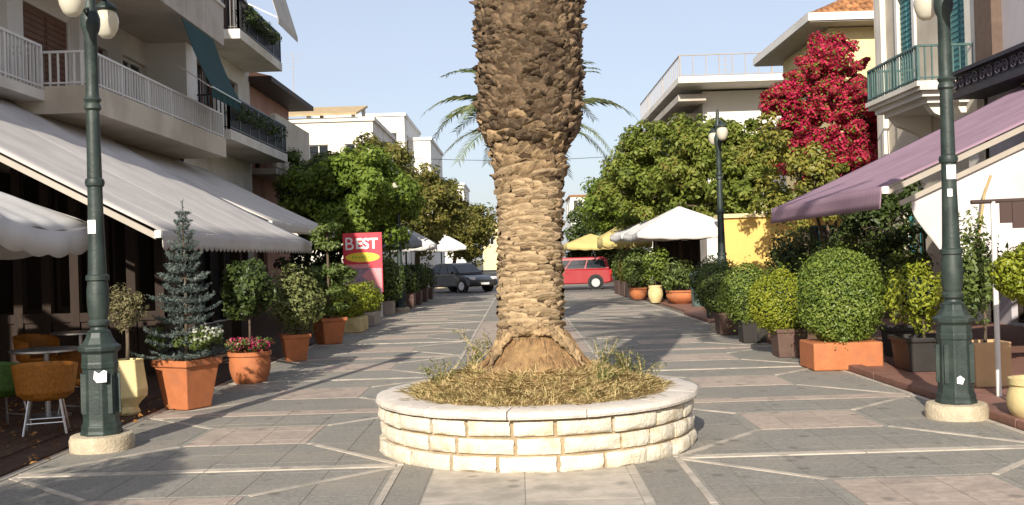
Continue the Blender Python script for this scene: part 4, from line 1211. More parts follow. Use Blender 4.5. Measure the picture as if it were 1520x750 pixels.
# broken bark crust arching over the root mass
cr = MB(); r9 = random.Random(4)
pts = [(-0.40, 0.66), (-0.345, 0.74), (-0.27, 0.84), (-0.19, 0.93), (-0.08, 0.955), (0.05, 0.945), (0.15, 0.93), (0.22, 0.85), (0.31, 0.77), (0.40, 0.68)]
path = []
for (x, z) in pts:
    rr_ = np.interp(z, [0.57, .64, .73, .83, .93, .99], [.68, .52, .42, .36, .30, .27]) + 0.035
    y = -math.sqrt(max(0.0, rr_ * rr_ - x * x)) if rr_ > abs(x) else -0.05
    path.append((x, y, z - 0.9))
def crust(u, v):
    k = u * (len(path) - 1); i = min(int(k), len(path) - 2); f = k - i
    lo_ = Vector(path[i]).lerp(Vector(path[i + 1]), f)
    a_ = -math.pi / 2 + (u - 0.5) * 2.3
    up_ = Vector((tcx(1.0) + 0.285 * math.cos(a_), 0.285 * math.sin(a_), 0.13 - 0.10 * abs(u - .5)))
    q = lo_.lerp(up_, v ** 0.8)
    n_ = mnoise.noise(Vector((u * 14, v * 5, 2))) * 0.03 + mnoise.noise(Vector((u * 40, v * 9, 7))) * 0.022 + mnoise.noise(Vector((u * 90, v * 16, 3))) * 0.012
    d_ = Vector((q.x, q.y, 0)).normalized()
    return q + d_ * (n_ + 0.025 * math.sin(min(1, v * 1.6) * math.pi)) + Vector((0, 0, n_ * .8))
cr.grid(crust, 90, 14)
cr.build('bark_crust', MATS['palm_scar_mid'], palm, smooth=True, solid=.022)

def frond_mesh(name, L, bend, seed, m, leaflet=0.42, pairs=58):
    """arching rachis with a V of leaflets; starts at the origin along +X, up +Z"""
    r = np.random.default_rng(seed)
    s = np.linspace(0, 1, 24)
    ang = bend[0] + (bend[1] - bend[0]) * s ** 1.3
    dx = np.cos(ang) * L / 23; dz = np.sin(ang) * L / 23
    X = np.concatenate([[0], np.cumsum(dx)[:-1]]); Z = np.concatenate([[0], np.cumsum(dz)[:-1]])
    P = []; Nn = []; T = []; S = []
    V = []; F = []
    for i in range(pairs):
        u = 0.12 + 0.88 * i / (pairs - 1)
        px, pz = np.interp(u, s, X), np.interp(u, s, Z); a = np.interp(u, s, ang)
        tx, tz = math.cos(a), math.sin(a)
        ll = leaflet * math.sin(min(1, u * 1.08 + .1) * math.pi * .93) ** 0.6 + 0.05
        for sd in (-1, 1):
            dirv = np.array([tx * .55 - tz * .12, sd * .72, tz * .55 + tx * .22 - 0.18]) + r.normal(size=3) * .07
            dirv /= np.linalg.norm(dirv)
            b = np.array([px, 0, pz]); tip = b + dirv * ll - np.array([0, 0, ll * .18])
            side = np.array([tx, 0, tz]) * 0.017 * L / 3
            mid = b + dirv * ll * .5
            n0 = len(V)
            V += [b - side * .6, b + side * .6, mid + side, tip, mid - side]
            F.append((n0, n0+1, n0+2, n0+3, n0+4))
    mb = MB(); mb.add(V, F)
    mb.tube([(x, 0, z) for x, z in zip(X[::3], Z[::3])], list(np.linspace(0.03, 0.008, len(X[::3])) * L / 3), 5)
    return mb.mesh(name, m, fix=False)
def palm_crown(parent, z, cx, L, n, seed, variants):
    r = random.Random(seed)
    for k in range(n):
        me, base_tilt = variants[k % len(variants)]
        o = link('frond', me, parent)
        o.location = (cx, 0, z + r.uniform(-.15, .2))
        o.rotation_euler = (r.uniform(-.2, .2), r.uniform(-.1, .1), k * 2.39996 + r.uniform(-.15, .15))
        sc = r.uniform(.85, 1.1); o.scale = (sc, sc, sc)
fv = [(frond_mesh('frond', 3.4, (R(78), R(15)), 1, L_PALM), 0), (frond_mesh('frond', 3.5, (R(55), R(-15)), 2, L_PALM), 0), (frond_mesh('frond', 3.5, (R(32), R(-30)), 3, L_PALM), 0)]
palm_crown(palm, 5.1, tcx(6), 3.4, 42, 3, fv)

# second palm further down the street
p2 = thing('palm_tree', 'palm standing behind the thick palm, only its arching fronds in view', 'palm tree', (0.32, 25.0, 0))
mb = MB()
mb.grid(lambda u, v: ((0.36 + 0.03 * math.sin(v * 60)) * math.cos(u * 2 * math.pi) * (1.15 if v > .75 else 1), (0.36 + 0.03 * math.sin(v * 60)) * math.sin(u * 2 * math.pi) * (1.15 if v > .75 else 1), 4.85 * v), 24, 120)
t2 = mb.build('trunk', M_PALMCORE, p2, smooth=True)
fv2 = [(frond_mesh('frond', 2.7, (R(70), R(-15)), 11, L_PALM, .42, 46), 0), (frond_mesh('frond', 2.7, (R(38), R(-50)), 12, L_PALM, .42, 46), 0), (frond_mesh('frond', 2.6, (R(10), R(-62)), 13, L_PALM, .42, 46), 0)]
palm_crown(p2, 4.72, 0, 2.6, 26, 8, fv2)
st2 = MB(); z = 0.1; row = 0
while z < 4.9:
    r = 0.40 if z > 3.9 else 0.35; n = 13
    for k in range(n):
        a = (k + (row % 2) * .5) / n * 2 * math.pi + rs2.uniform(-.06, .06); me = rs2.choice(lo_m)
        M = Matrix.Translation((r * math.cos(a), r * math.sin(a), z + rs2.uniform(-.015, .015))) @ Matrix.Rotation(a + math.pi / 2, 4, 'Z') @ Matrix.Diagonal((1, rs2.uniform(.8, 1.8), 1.2, 1))
        st2.add([M @ v.co for v in me.vertices], [tuple(q.vertices) for q in me.polygons])
    z += 0.07; row += 1
tag(st2.build('leaf_base_mass', M_PALMSTUB_LO, t2, smooth=True), kind='stuff')

# ================================================================ STREET LAMPS
def lamp_parts(t, arm_rz=0.0):
    mb = MB(); mb.lathe([(0.272, 0), (0.278, 0.09), (0.262, 0.135), (0.25, 0.14)], 26); mb.build('concrete_base', M_CONC, t, smooth=True, auto=40)
    mb = MB()
    prof = [(0.178, 0.12), (0.182, 0.16), (0.172, 0.18), (0.172, 0.22), (0.160, 0.235), (0.157, 0.26), (0.155, 0.28), (0.150, 0.72), (0.158, 0.735), (0.158, 0.77), (0.152, 0.785), (0.152, 0.86), (0.180, 0.885), (0.184, 0.92), (0.145, 0.945), (0.115, 1.0), (0.10, 1.05)]
    mb.lathe(prof, 8, rot=R(22.5)); ped = mb.build('pedestal', M_IRON, t, bevel=0.006)
    for k in range(8):
        a = k * math.pi / 4
        pp = MB(); pp.bar((0.1395 * math.cos(a), 0.1395 * math.sin(a), 0.33), (0.1375 * math.cos(a), 0.1375 * math.sin(a), 0.68), 0.07, 0.012); pp.build('raised_panel', M_IRON, ped)
    mb = MB()
    prof = [(0.10, 1.05), (0.075, 1.07), (0.07, 1.09), (0.09, 1.11), (0.092, 1.14), (0.075, 1.16), (0.085, 1.2), (0.095, 1.3), (0.095, 1.42), (0.085, 1.49), (0.085, 1.50), (0.10, 1.51), (0.10, 1.55), (0.082, 1.56), (0.078, 1.62),
            (0.066, 2.10), (0.064, 2.34), (0.078, 2.35), (0.085, 2.38), (0.078, 2.41), (0.064, 2.42), (0.056, 3.0), (0.055, 3.02), (0.075, 3.04), (0.07, 3.07), (0.06, 3.09), (0.078, 3.12), (0.06, 3.15), (0.056, 3.2), (0.055, 3.7), (0.075, 3.74), (0.085, 3.79), (0.085, 3.85), (0.07, 3.90), (0.05, 3.95), (0.045, 4.25), (0.03, 4.3), (0.04, 4.36), (0.0, 4.46)]
    mb.lathe(prof, 18); mb.build('column', M_IRON, t, smooth=True, auto=35)
    for s in (-1, 1):
        mb = MB()
        pts = [(0, 0, 4.0)] + [(0, s * (0.02 + 0.42 * u), 4.0 + 0.16 * math.sin(u * math.pi * 0.8)) for u in (0.2, 0.4, 0.6, 0.8, 1.0)]
        mb.tube(pts, 0.022, 8)
        pts2 = [(0, s * (0.06 + 0.10 * math.sin(u * 5)) , 3.86 + 0.10 * u) for u in (0, .3, .6, 1)]
        mb.tube(pts2, 0.012, 6)
        ar = mb.build('arm', M_IRON, t, smooth=True)
        mb = MB(); mb.lathe([(0.02, 4.12), (0.05, 4.10), (0.09, 4.06), (0.11, 4.03), (0.075, 4.02)], 18, (0, s * .44, 0)); mb.build('lamp_cap', M_IRON, ar, smooth=True)
        mb = MB(); mb.lathe([(0.07, 4.02), (0.092, 4.00), (0.108, 3.96), (0.112, 3.92), (0.102, 3.86), (0.076, 3.80), (0.045, 3.77), (0.0, 3.765)], 22, (0, s * .44, 0), cap=False); mb.build('globe', M_GLOBE, ar, smooth=True)
    return t
LP = [((-3.76, 9.3), 'dark green lamp post on round concrete base beside the orange wicker chair', 0.06),
      ((3.99, 9.64), 'dark green lamp post on round concrete base beside the round cream pot', -0.03),
      ((4.13, 21.2), 'dark green lamp post rising between the magnolia and the clipped bushes', 0.0),
      ((-3.75, 33.0), 'dark green lamp post beyond the red best sign', 0.0)]
lamp0 = None
for (xy, lab, rz) in LP:
    if lamp0 is None:
        lamp0 = lamp_parts(thing('street_lamp', lab, 'street lamp', (*xy, 0.006), rz, 'lamp posts along the street'))
    else:
        c = copy_tree(lamp0); c.location = (*xy, 0.006); c.rotation_euler.z = rz; tag(c, lab)
        if xy[1] > 15: c.scale = (1.01, 1.01, 1.01)
def sticker(label, loc, w, h, pts=None):
    t = thing('sticker', label, 'sticker', loc)
    mb = MB()
    poly = pts or [(-w/2, 0), (w/2, 0), (w/2, h), (-w/2, h)]
    mb.prism(poly, lambda a, b, d: (a, d, b), -0.002, 0.002); mb.build('paper', M_PAPER, t)
    return t
sticker('torn white paper stuck on the pedestal of the lamp post by the wicker chair', (-3.70, 9.3 - 0.1515, 0.62), .1, .1, [(-.06, .03), (-.05, .1), (-.01, .075), (.03, .105), (.06, .095), (.055, .0), (-.03, -.005)])
sticker('white label on the column of the lamp post by the wicker chair', (-3.77, 9.3 - 0.070, 1.93), .07, .12)
sticker('white label wrapped on the column of the lamp post by the white curtain', (3.985, 9.64 - 0.066, 2.20), .085, .13)
sticker('small white label on the column of the lamp post by the white curtain', (3.965, 9.64 - 0.070, 2.04), .045, .07)
sticker('small torn label on the pedestal of the lamp post by the white curtain', (3.97, 9.64 - 0.152, 0.34), .06, .07, [(-.03, .0), (.02, -.01), (.04, .04), (.0, .07), (-.03, .05)])

# ================================================================ POTTED PLANTS, LEFT
rng = np.random.default_rng(21)
# cream planter with a small olive tree
t = thing('potted_olive', 'small olive tree in a cream faceted pot behind the lamp post', 'potted plant', (-4.27, 11.3, 0.03))
mb = MB(); mb.lathe([(0.11, 0), (0.13, 0.03), (0.10, 0.09), (0.135, 0.14), (0.20, 0.20), (0.205, 0.28), (0.165, 0.58), (0.17, 0.60), (0.14, 0.60), (0.13, 0.55)], 6, rot=.3); mb.build('pot', M_CREAMPOT, t, bevel=0.008)
stem(t, [(0, 0, .5), (.01, 0, .75), (.0, .02, 1.02)], .02)
P, Nn = clump_leaves(rng, *[crown(rng, (0, 0, 1.2), (.19, .19, .22), 22, 0, .1, 4, .3)[k] for k in (0, 1)], 90)
link('foliage', leaves_mesh('foliage', P, Nn, 0.05, L_SILV, 0.3, rng), t)
# spruce in square terracotta
t = thing('potted_spruce', 'blue spruce in a square terracotta pot set cornerwise', 'potted plant', (-3.80, 11.85, 0.012))
square_pot(t, 0.52, 0.36, 0.56, M_TERRA, R(61))
mb = MB(); mb.tube([(0, 0, .5), (.01, 0, 1.2), (0, 0.005, 1.9), (0, 0.01, 2.36)], [.026, .018, .009, .003], 7); mb.build('stem', M_BARK, t, smooth=True)
P = []; Nn = []; T = []
bb = MB()
zz = 0.62
while zz < 2.16:
    f = (zz - 0.6) / 1.6; ln = 0.52 * (1 - f) ** 1.0 * (1 + .12 * math.sin(zz * 31)) + 0.03; nb_ = 9 if f < .6 else 6
    a0 = rng.uniform(0, 6.28)
    for k in range(nb_):
        a = a0 + k * 2 * math.pi / nb_ + rng.normal() * .2; l = ln * rng.uniform(.6, 1.2)
        pts = [(u * l * math.cos(a), u * l * math.sin(a), zz - 0.05 * math.sin(u * 3.1) + 0.06 * u * u) for u in (0, .35, .7, 1)]
        bb.tube(pts, [.007, .005, .004, .002], 4)
        subs = [(0, l, 0.0)] + [(q, l * .35 * (1 - q) + .05, s * 0.8) for q in (.35, .55, .75) for s in (-1, 1)]
        for (q, sl_, da) in subs:
            nn_ = max(8, int(sl_ / 0.0035))
            u = rng.uniform(0, 1, nn_) if q else rng.uniform(.15, 1, nn_)
            bx = q * l * math.cos(a) + u * sl_ * math.cos(a + da); by = q * l * math.sin(a) + u * sl_ * math.sin(a + da)
            uu = np.clip(np.hypot(bx, by) / l, 0, 1)
            bz = zz - .05 * np.sin(uu * 3.1) + .06 * uu * uu
            base = np.stack([bx, by, bz], 1)
            d = unit(rng, nn_) + np.array([math.cos(a + da), math.sin(a + da), .35]) * .9
            d /= np.linalg.norm(d, axis=1, keepdims=True)
            P.append(base + d * .014); T.append(d); Nn.append(unit(rng, nn_) + np.array([0, 0, .5]))
    zz += 0.125 * (1 - .2 * f) * rng.uniform(.85, 1.2)
u = rng.uniform(2.05, 2.38, 60); d = unit(rng, 60) * np.array([1, 1, .4]) + np.array([0, 0, .7])
P.append(np.stack([u * 0, u * 0, u], 1) + d * .012); T.append(d); Nn.append(unit(rng, 60))
bb.build('branches', M_BARK, t)
P = np.concatenate(P); Nn = np.concatenate(Nn); T = np.concatenate(T)
link('needles', leaves_mesh('needles', P, Nn, 0.036, L_BLUE, 0.22, rng, T), t)
C = np.array([[.2 + .12 * rng.normal(), -.12 + .08 * rng.normal(), .72 + .14 * rng.random()] for _ in range(16)] + [[-.28 + .05 * rng.normal(), -.1, .72 + .15 * rng.random()] for _ in range(6)])
P, Nn = clump_leaves(rng, C, [.09] * len(C), 70)
link('underplanting', leaves_mesh('underplanting', P, Nn, 0.05, L_MID, 0.45, rng), t)
P, Nn = clump_leaves(rng, C[:16] + np.array([.03, -.06, .04]), [.08] * 16, 8)
tag(link('white_flowers', leaves_mesh('white_flowers', P, Nn, 0.04, L_FLOWW, 0.9, rng), t), kind='stuff')

def ball_plant(name, label, loc, pot, crown_c, rad, lm, leaf, n, stem_r=0.018, seed=1, amp=.15, depth=.3, cat='potted plant', corelm=None, group=None, power=2.0, fuzz=0.0, coref=.72):
    t = thing(name, label, cat, loc, 0, group)
    pot(t)
    if stem_r: stem(t, [(0, 0, .22), (.012, .0, (crown_c[2]) * .6), (crown_c[0], crown_c[1], crown_c[2])], stem_r)
    link('foliage', bush_foliage(np.random.default_rng(seed), crown_c, rad, lm, leaf, n, seed, amp, depth, power, fuzz), t)
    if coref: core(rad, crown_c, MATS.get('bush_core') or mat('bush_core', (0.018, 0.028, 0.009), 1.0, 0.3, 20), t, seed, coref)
    return t
t = ball_plant('potted_standard', 'dark leafy ball tree over red flowers in a round terracotta pot', (-3.72, 14.3, .012), lambda t: round_pot(t, .27, .22, .42, M_TERRA, .03), (0, 0, 1.26), (.38, .38, .40), L_DARK, .075, 3600, .016, 31, .2, .4, coref=.55)
for lm, nn_, nm in ((L_MID, 60, 'flower_leaves'), (L_FLOWP, 70, 'flowers')):
    C = np.array([[.25 * math.cos(a) * rng.uniform(.5, 1.2), .25 * math.sin(a) * rng.uniform(.5, 1.2), .47 + .1 * rng.random()] for a in np.linspace(0, 6.28, 22)])
    P, Nn = clump_leaves(rng, C, [.075] * 22, nn_ // 2); link(nm, leaves_mesh(nm, P, Nn, .04, lm, .8, rng), t)
ball_plant('potted_shrub', 'loose pale green shrub in a tapered terracotta pot beside the flower pot', (-3.74, 17.3, .012), lambda t: square_pot(t, .44, .32, .44, M_TERRA, R(20)), (.03, 0, .95), (.43, .40, .52), L_SILV and leaf_mat('pale_shrub_leaf', [(0.06, .08, .02), (.13, .155, .045), (.21, .23, .08), (.27, .28, .11)], .5, .3, 4.0), .075, 3600, .02, 35, .3, .45, coref=.5)
t = thing('potted_tree', 'layered little tree in a square terracotta pot beside the pale low boxes', 'potted plant', (-3.80, 20.7, .012))
square_pot(t, .52, .38, .52, M_TERRA, R(38))
stem(t, [(0, 0, .4), (.02, 0, 1.3), (0.02, 0, 2.3)], .025)
C = []
for (z_, r_, n_) in ((.72, .42, 9), (1.12, .5, 14), (1.45, .55, 14), (2.0, .22, 7), (2.25, .18, 6)):
    for k in range(n_): a = rng.uniform(0, 6.28); C.append((r_ * rng.uniform(.2, 1) * math.cos(a), r_ * rng.uniform(.2, 1) * math.sin(a), z_ + rng.normal() * .06))
P, Nn = clump_leaves(rng, np.array(C), [.17] * len(C), 90, flat=.5)
link('foliage', leaves_mesh('foliage', P, Nn, .085, L_MID, .5, rng), t)
# yellow green hedge in low pale boxes
for k, (y, lab) in enumerate(((24.2, 'low pale planter box with yellow-green hedge beside the layered little tree'), (26.4, 'low pale planter box with yellow-green hedge beneath the red best sign'))):
    t = thing('planter_box', lab, 'planter', (-3.95, y, .012))
    mb = MB(); mb.box(-.35, .35, -.55, .55, 0, .34); mb.build('box', M_CREAMPOT if k == 0 else M_CONCPOT, t, bevel=.02)
    link('foliage', bush_foliage(rng, (-.1, 0, .66), (.52, .95, .42), L_YEL, .085, 3200, 40 + k, .12, .25, 2.6), t)
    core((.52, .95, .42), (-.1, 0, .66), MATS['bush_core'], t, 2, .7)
ball_plant('potted_bush', 'round green bush in a grey concrete cube pot beside the red best sign', (-4.0, 31.3, .012), lambda t: square_pot(t, .50, .46, .42, M_CONCPOT, 0, False), (0.05, 0, 1.05), (.50, .5, .68), L_MID, .11, 2600, .03, 51, .15, .3)
for k, y in enumerate((35.5, 38.0, 40.5, 43.0)):
    t = ball_plant('potted_bush', ['green bush in a brown box pot, first beyond the concrete cube pot', 'dark bush in a brown box pot before the grey white parasol', 'green bush in a brown box pot under the white parasol', 'dark bush in a brown box pot nearest the parked dark car'][k], (-3.9, y, .012), lambda t: square_pot(t, .7, .66, .5, M_BROWNPOT, 0, False), (-.1, 0, .95), (.62, .8, .55), L_DARK if k % 2 else L_MID, .12, 1500, .03, 60 + k, .2, .3, group='box pots along the far left kerb')
# near-left, beside the viewer: a potted tree whose shadow streaks the paving
tree('potted_tree', 'slender leafy tree in a terrace corner before the lamp post', (-4.35, 2.7, 0.03), 2.9, (0, 0, 2.15), (.55, .55, .75), L_MID, .1, 40, 60, .2, 77, .03)
tree('potted_tree', 'taller slender tree in a terrace corner far before the lamp post', (-4.5, 1.2, 0.03), 3.4, (0, 0, 2.75), (.6, .6, .8), L_MID, .1, 40, 60, .2, 78, .03)

# ================================================================ POTTED PLANTS, RIGHT
def rect_pot(t, w, d, h, m):
    mb = MB(); mb.box(-w/2, w/2, -d/2, d/2, 0, h); mb.build('pot', m, t, bevel=.02)
def box_pot(t, w, h, m):
    square_pot(t, w, w * .86, h, m, 0, True)
ball_plant('potted_boxwood', 'largest clipped boxwood, egg shaped, in a wide terracotta trough', (4.24, 13.9, .012), lambda t: rect_pot(t, .90, .70, .36, M_TERRA), (0.02, 0, .93), (.555, .52, .64), L_BOX, .042, 24000, 0, 71, .065, .13, power=2.3, fuzz=.22, coref=.86)
ball_plant('potted_boxwood', 'round yellow-green clipped bush in a dark pot next to the largest boxwood', (4.0, 15.6, .012), lambda t: box_pot(t, .46, .42, M_BROWNPOT), (-.12, 0, .80), (.44, .44, .48), L_YEL, .042, 13000, .03, 72, .10, .18, fuzz=.26, coref=.82)
ball_plant('potted_boxwood', 'mid-size clipped bush in a black pot, second before the lamp post under the magnolia', (4.04, 18.2, .012), lambda t: box_pot(t, .46, .40, M_BLACKPOT), (-.10, 0, .84), (.42, .44, .52), L_BOX, .046, 9000, .03, 73, .11, .18, fuzz=.26, coref=.82)
ball_plant('potted_boxwood', 'olive green clipped bush in a brown pot beneath the lamp post under the magnolia', (4.02, 20.1, .012), lambda t: box_pot(t, .5, .42, M_BROWNPOT), (-.12, 0, .88), (.46, .46, .52), L_MID, .05, 7000, .03, 74, .12, .2, fuzz=.26, coref=.8)
ball_plant('potted_boxwood', 'dark clipped bush in a black pot beside the green litter bin', (4.55, 24.0, .012), lambda t: box_pot(t, .5, .42, M_BLACKPOT), (-.12, 0, .88), (.50, .5, .56), L_DARK, .055, 6000, .03, 75, .1, .16, coref=.8)
ball_plant('potted_shrub', 'loose shrub standing behind the round yellow-green bush', (5.3, 17.0, .06), lambda t: box_pot(t, .5, .45, M_BLACKPOT), (0, 0, 1.15), (.5, .5, .62), L_MID, .07, 4500, .03, 76, .25, .4, coref=.5)
ball_plant('potted_shrub', 'dark loose shrub behind the mid-size clipped bush', (5.2, 19.8, .06), lambda t: box_pot(t, .5, .45, M_BLACKPOT), (0, 0, 1.2), (.55, .55, .75), L_DARK, .08, 4500, .03, 79, .25, .4, coref=.5)
# shrubs right of the boxwood
ball_plant('potted_shrub', 'loose yellowish shrub in a wide black pot between boxwood and lamp post', (5.0, 13.0, .06), lambda t: box_pot(t, .62, .42, M_BLACKPOT), (-.05, 0, .92), (.38, .36, .42), L_YEL, .062, 2600, .02, 80, .25, .45, coref=.55)
ball_plant('potted_shrub', 'darker shrub behind the loose yellowish shrub', (5.35, 14.6, .06), lambda t: box_pot(t, .5, .42, M_BLACKPOT), (0, 0, 1.05), (.42, .4, .48), L_MID, .065, 2800, .02, 81, .25, .45, coref=.55)
t = ball_plant('potted_shrub', 'tall upright shrub in a tan square pot behind the lamp post', (5.05, 11.4, .06), lambda t: square_pot(t, .40, .38, .48, M_TANPOT, 0, False), (-.08, 0, 1.25), (.24, .24, .55), L_MID, .065, 2200, .018, 82, .3, .5, coref=0)
t = thing('potted_standard', 'bright yellow-green ball tree in a round cream pot at the terrace edge', 'potted plant', (4.53, 9.15, .012))
round_pot(t, .24, .18, .40, M_CREAMPOT, .07)
for dx in (-.05, .03):
    mb = MB(); mb.tube([(dx, 0, .3), (dx * .5, .01, .85), (dx * .3, 0, 1.25)], .017, 7); mb.build('stem', M_TANPOT, t, smooth=True)
link('foliage', bush_foliage(np.random.default_rng(83), (0, 0, 1.30), (.38, .38, .27), L_YEL, .05, 6500, 83, .10, .22), t); core((.36, .36, .26), (0, 0, 1.30), MATS['bush_core'], t, 4, .75)
# far right pots
ball_plant('potted_plant', 'bushy plant in an orange bowl pot beside the litter bin', (4.95, 31.8, .05), lambda t: round_pot(t, .46, .26, .42, M_TERRA, .1), (-.1, 0, .85), (.5, .5, .5), L_MID, .11, 1600, .02, 90, .25, .4, coref=.6)
ball_plant('potted_plant', 'tall leafy plant in a cream vase next to the orange bowl pot', (4.3, 33.0, .05), lambda t: round_pot(t, .2, .15, .55, M_CREAMPOT, .06), (0, 0, 1.2), (.42, .42, .55), L_BOX, .11, 1600, .02, 91, .25, .4, coref=.6)
ball_plant('potted_plant', 'low plant in a small terracotta pot before the far hedge', (4.1, 36.0, .05), lambda t: round_pot(t, .3, .2, .4, M_TERRA, .05), (0, 0, .75), (.42, .42, .4), L_MID, .11, 1200, .02, 92, .25, .4, coref=.6)
for k in range(3):
    t = thing('hedge', ['green clipped hedge in a brown trough beside the small terracotta pot', 'olive clipped hedge in a brown trough between two green hedges', 'green clipped hedge in a brown trough under the yellow parasol'][k], 'hedge', (4.35, 38.2 + 2.1 * k, .012), 0, 'hedge troughs on the far right')
    mb = MB(); mb.box(-.4, .4, -.95, .95, 0, .55); mb.build('trough', M_BROWNPOT, t, bevel=.02)
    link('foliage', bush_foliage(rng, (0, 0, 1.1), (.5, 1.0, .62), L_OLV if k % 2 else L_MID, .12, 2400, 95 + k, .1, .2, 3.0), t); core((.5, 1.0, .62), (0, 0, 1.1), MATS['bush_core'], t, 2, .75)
# litter bin
t = thing('litter_bin', 'grey green litter bin with a lid beside the orange bowl pot', 'bin', (5.15, 29.8, .06))
M_BIN = mat('bin_paint', (.09, .13, .115), .5, .2, 4)
mb = MB(); mb.lathe([(.22, 0), (.24, .05), (.27, .82), (.28, .84)], 16); mb.build('body', M_BIN, t, smooth=True, auto=40)
mb = MB(); mb.lathe([(.30, .84), (.31, .90), (.25, .97), (.05, 1.0)], 16); mb.build('lid', M_BIN, t, smooth=True, auto=40)

# ================================================================ CAFE FURNITURE
M_WICK = mat('amber_wicker', (.42, .16, .02), .35, .35, 30, bump=.6, bscale=80, transl=.25)
M_WICKG = mat('green_wicker', (.06, .13, .02), .4, .35, 30, bump=.6, bscale=80, transl=.2)
def tub_chair(label, loc, rz, m):
    t = thing('tub_chair', label, 'chair', loc, rz); t.scale = (.9, .9, .93)
    mb = MB()
    def sh(u, v):
        a = (u - .5) * 2 * 2.25
        k = .5 + .5 * math.cos(a * .7)
        top = .56 + .20 * k
        r = .27 + .05 * v
        return (r * math.sin(a), r * math.cos(a) * .95, .40 + (top - .40) * v)
    mb.grid(sh, 28, 8); b_ = mb.build('backrest', m, t, smooth=True, solid=.03)
    mb = MB(); mb.lathe([(.08, .33), (.22, .35), (.275, .40), (.27, .43), (.1, .425)], 24); mb.build('seat', m, t, smooth=True)
    for sx, sy in ((-1, -1), (1, -1), (1, 1), (-1, 1)):
        mb = MB(); mb.tube([(sx * .15, sy * .15, .36), (sx * .21, sy * .21, .0)], .013, 7); mb.build('leg', M_STEEL, t)
    for yy in (-.19, .19):
        mb = MB(); mb.tube([(-.19, yy, .12), (.19, yy, .12)], .009, 6); mb.build('stretcher', M_STEEL, t)
    return t
def cafe_table(label, loc):
    t = thing('cafe_table', label, 'table', loc)
    mb = MB(); mb.lathe([(.36, .70), (.375, .705), (.375, .725), (.0, .728)], 28); mb.build('table_top', M_STEEL, t, smooth=True, auto=30)
    mb = MB(); mb.tube([(0, 0, .03), (0, 0, .70)], .03, 10); mb.build('pole', M_STEEL, t)
    mb = MB(); mb.lathe([(.24, 0), (.24, .015), (.06, .05)], 20); mb.build('base', M_STEEL, t)
tub_chair('amber wicker tub chair with steel legs next to the lamp post', (-4.62, 10.1, .05), R(200), M_WICK)
tub_chair('amber wicker tub chair tucked behind the steel-legged one at the table', (-4.75, 11.3, .05), R(-20), M_WICK)
tub_chair('green wicker tub chair on the far side of the round steel table', (-5.25, 10.5, .05), R(150), M_WICKG)
cafe_table('round steel cafe table between the amber and green wicker chairs', (-5.1, 11.2, .05))
tub_chair('dark corner amber tub chair deep under the grey awning', (-6.6, 14.2, .05), R(60), M_WICK)
cafe_table('round steel cafe table deep under the grey awning', (-6.0, 14.2, .05))

# ================================================================ PARASOLS
M_PARW = fabric_mat('white_parasol_fabric', (.78, .76, .73), 0, 1, .2)
M_PARY = fabric_mat('yellow_parasol_fabric', (.66, .54, .22), 0, 1, .2)
M_PARG = fabric_mat('grey_parasol_fabric', (.42, .42, .46), 0, 1, .15)
def parasol(label, loc, half, zhem, zap, fab, val=.22, rz=0.0, sag=.12, n=4, group=None):
    t = thing('parasol', label, 'parasol', loc, rz, group)
    seg = 26
    mb = MB()
    cs = [(half * math.cos(2 * math.pi * (k + .5) / n) / math.cos(math.pi / n), half * math.sin(2 * math.pi * (k + .5) / n) / math.cos(math.pi / n)) for k in range(n)]
    for k in range(n):
        a = Vector((*cs[k], 0)); b = Vector((*cs[(k+1) % n], 0))
        def fn(u, v, a=a, b=b):
            e = a.lerp(b, u) * v
            z = zhem + (zap - zhem) * (1 - v) ** .9 - sag * math.sin(u * math.pi) * v * (1 - .35 * v) + .10 * sag * math.sin(u * 23 + k * 2) * v * v + .12 * sag * math.sin(u * 9 + v * 7 + k) * v
            return (e.x, e.y, z)
        mb.grid(fn, seg, 8)
    cn = mb.build('canopy', fab, t, smooth=True, solid=.01)
    mb = MB()
    for k in range(n):
        a = Vector((*cs[k], 0)); b = Vector((*cs[(k+1) % n], 0))
        def fv_(u, v, a=a, b=b):
            e = a.lerp(b, u); z = zhem - sag * math.sin(u * math.pi) * .65
            return (e.x * 1.004, e.y * 1.004, z + .005 - v * val * (.85 + .15 * abs(math.sin(u * 14))))
        mb.grid(fv_, 28, 2)
    mb.build('valance', fab, cn, smooth=True, solid=.008)
    mb = MB(); mb.tube([(0, 0, 0), (0, 0, zap + .08)], .035, 10); mb.build('pole', M_WOOD, t)
    mb = MB(); mb.lathe([(.32, 0), (.32, .06), (.08, .10)], 20); mb.build('base', M_CONC, t)
    for k in range(n):
        mb = MB(); mb.bar((0, 0, zap - .06), (cs[k][0] * .98, cs[k][1] * .98, zhem - .02), .025); mb.build('rib', M_WOOD, t)
    return t
parasol('crumpled bluish white parasol at the cafe terrace beside the lamp post', (-6.5, 11.2, .03), 1.45, 2.12, 2.78, M_PARW, .3, .08, .16)
parasol('grey white parasol behind the lamp post beyond the best sign', (-4.6, 37.5, .03), 1.15, 2.25, 3.0, M_PARG, .2, .1)
parasol('white parasol between the grey one and the parked dark car', (-4.4, 41.0, .03), 1.2, 2.2, 2.9, M_PARW, .2, .05)
parasol('small white parasol past the parked dark car', (-4.3, 58.5, .03), 1.4, 2.3, 3.1, M_PARW, .2, .05)
parasol('large white parasol before the yellow annex wall', (5.25, 33.8, .06), 1.6, 2.2, 3.05, M_PARW, .18, .04)
parasol('white parasol half hidden behind the large white one', (5.2, 38.4, .06), 1.6, 2.25, 3.0, M_PARW, .18, .04)
parasol('yellow parasol next to the red car', (4.4, 43.2, .06), 1.0, 2.25, 2.85, M_PARY, .4, .04)
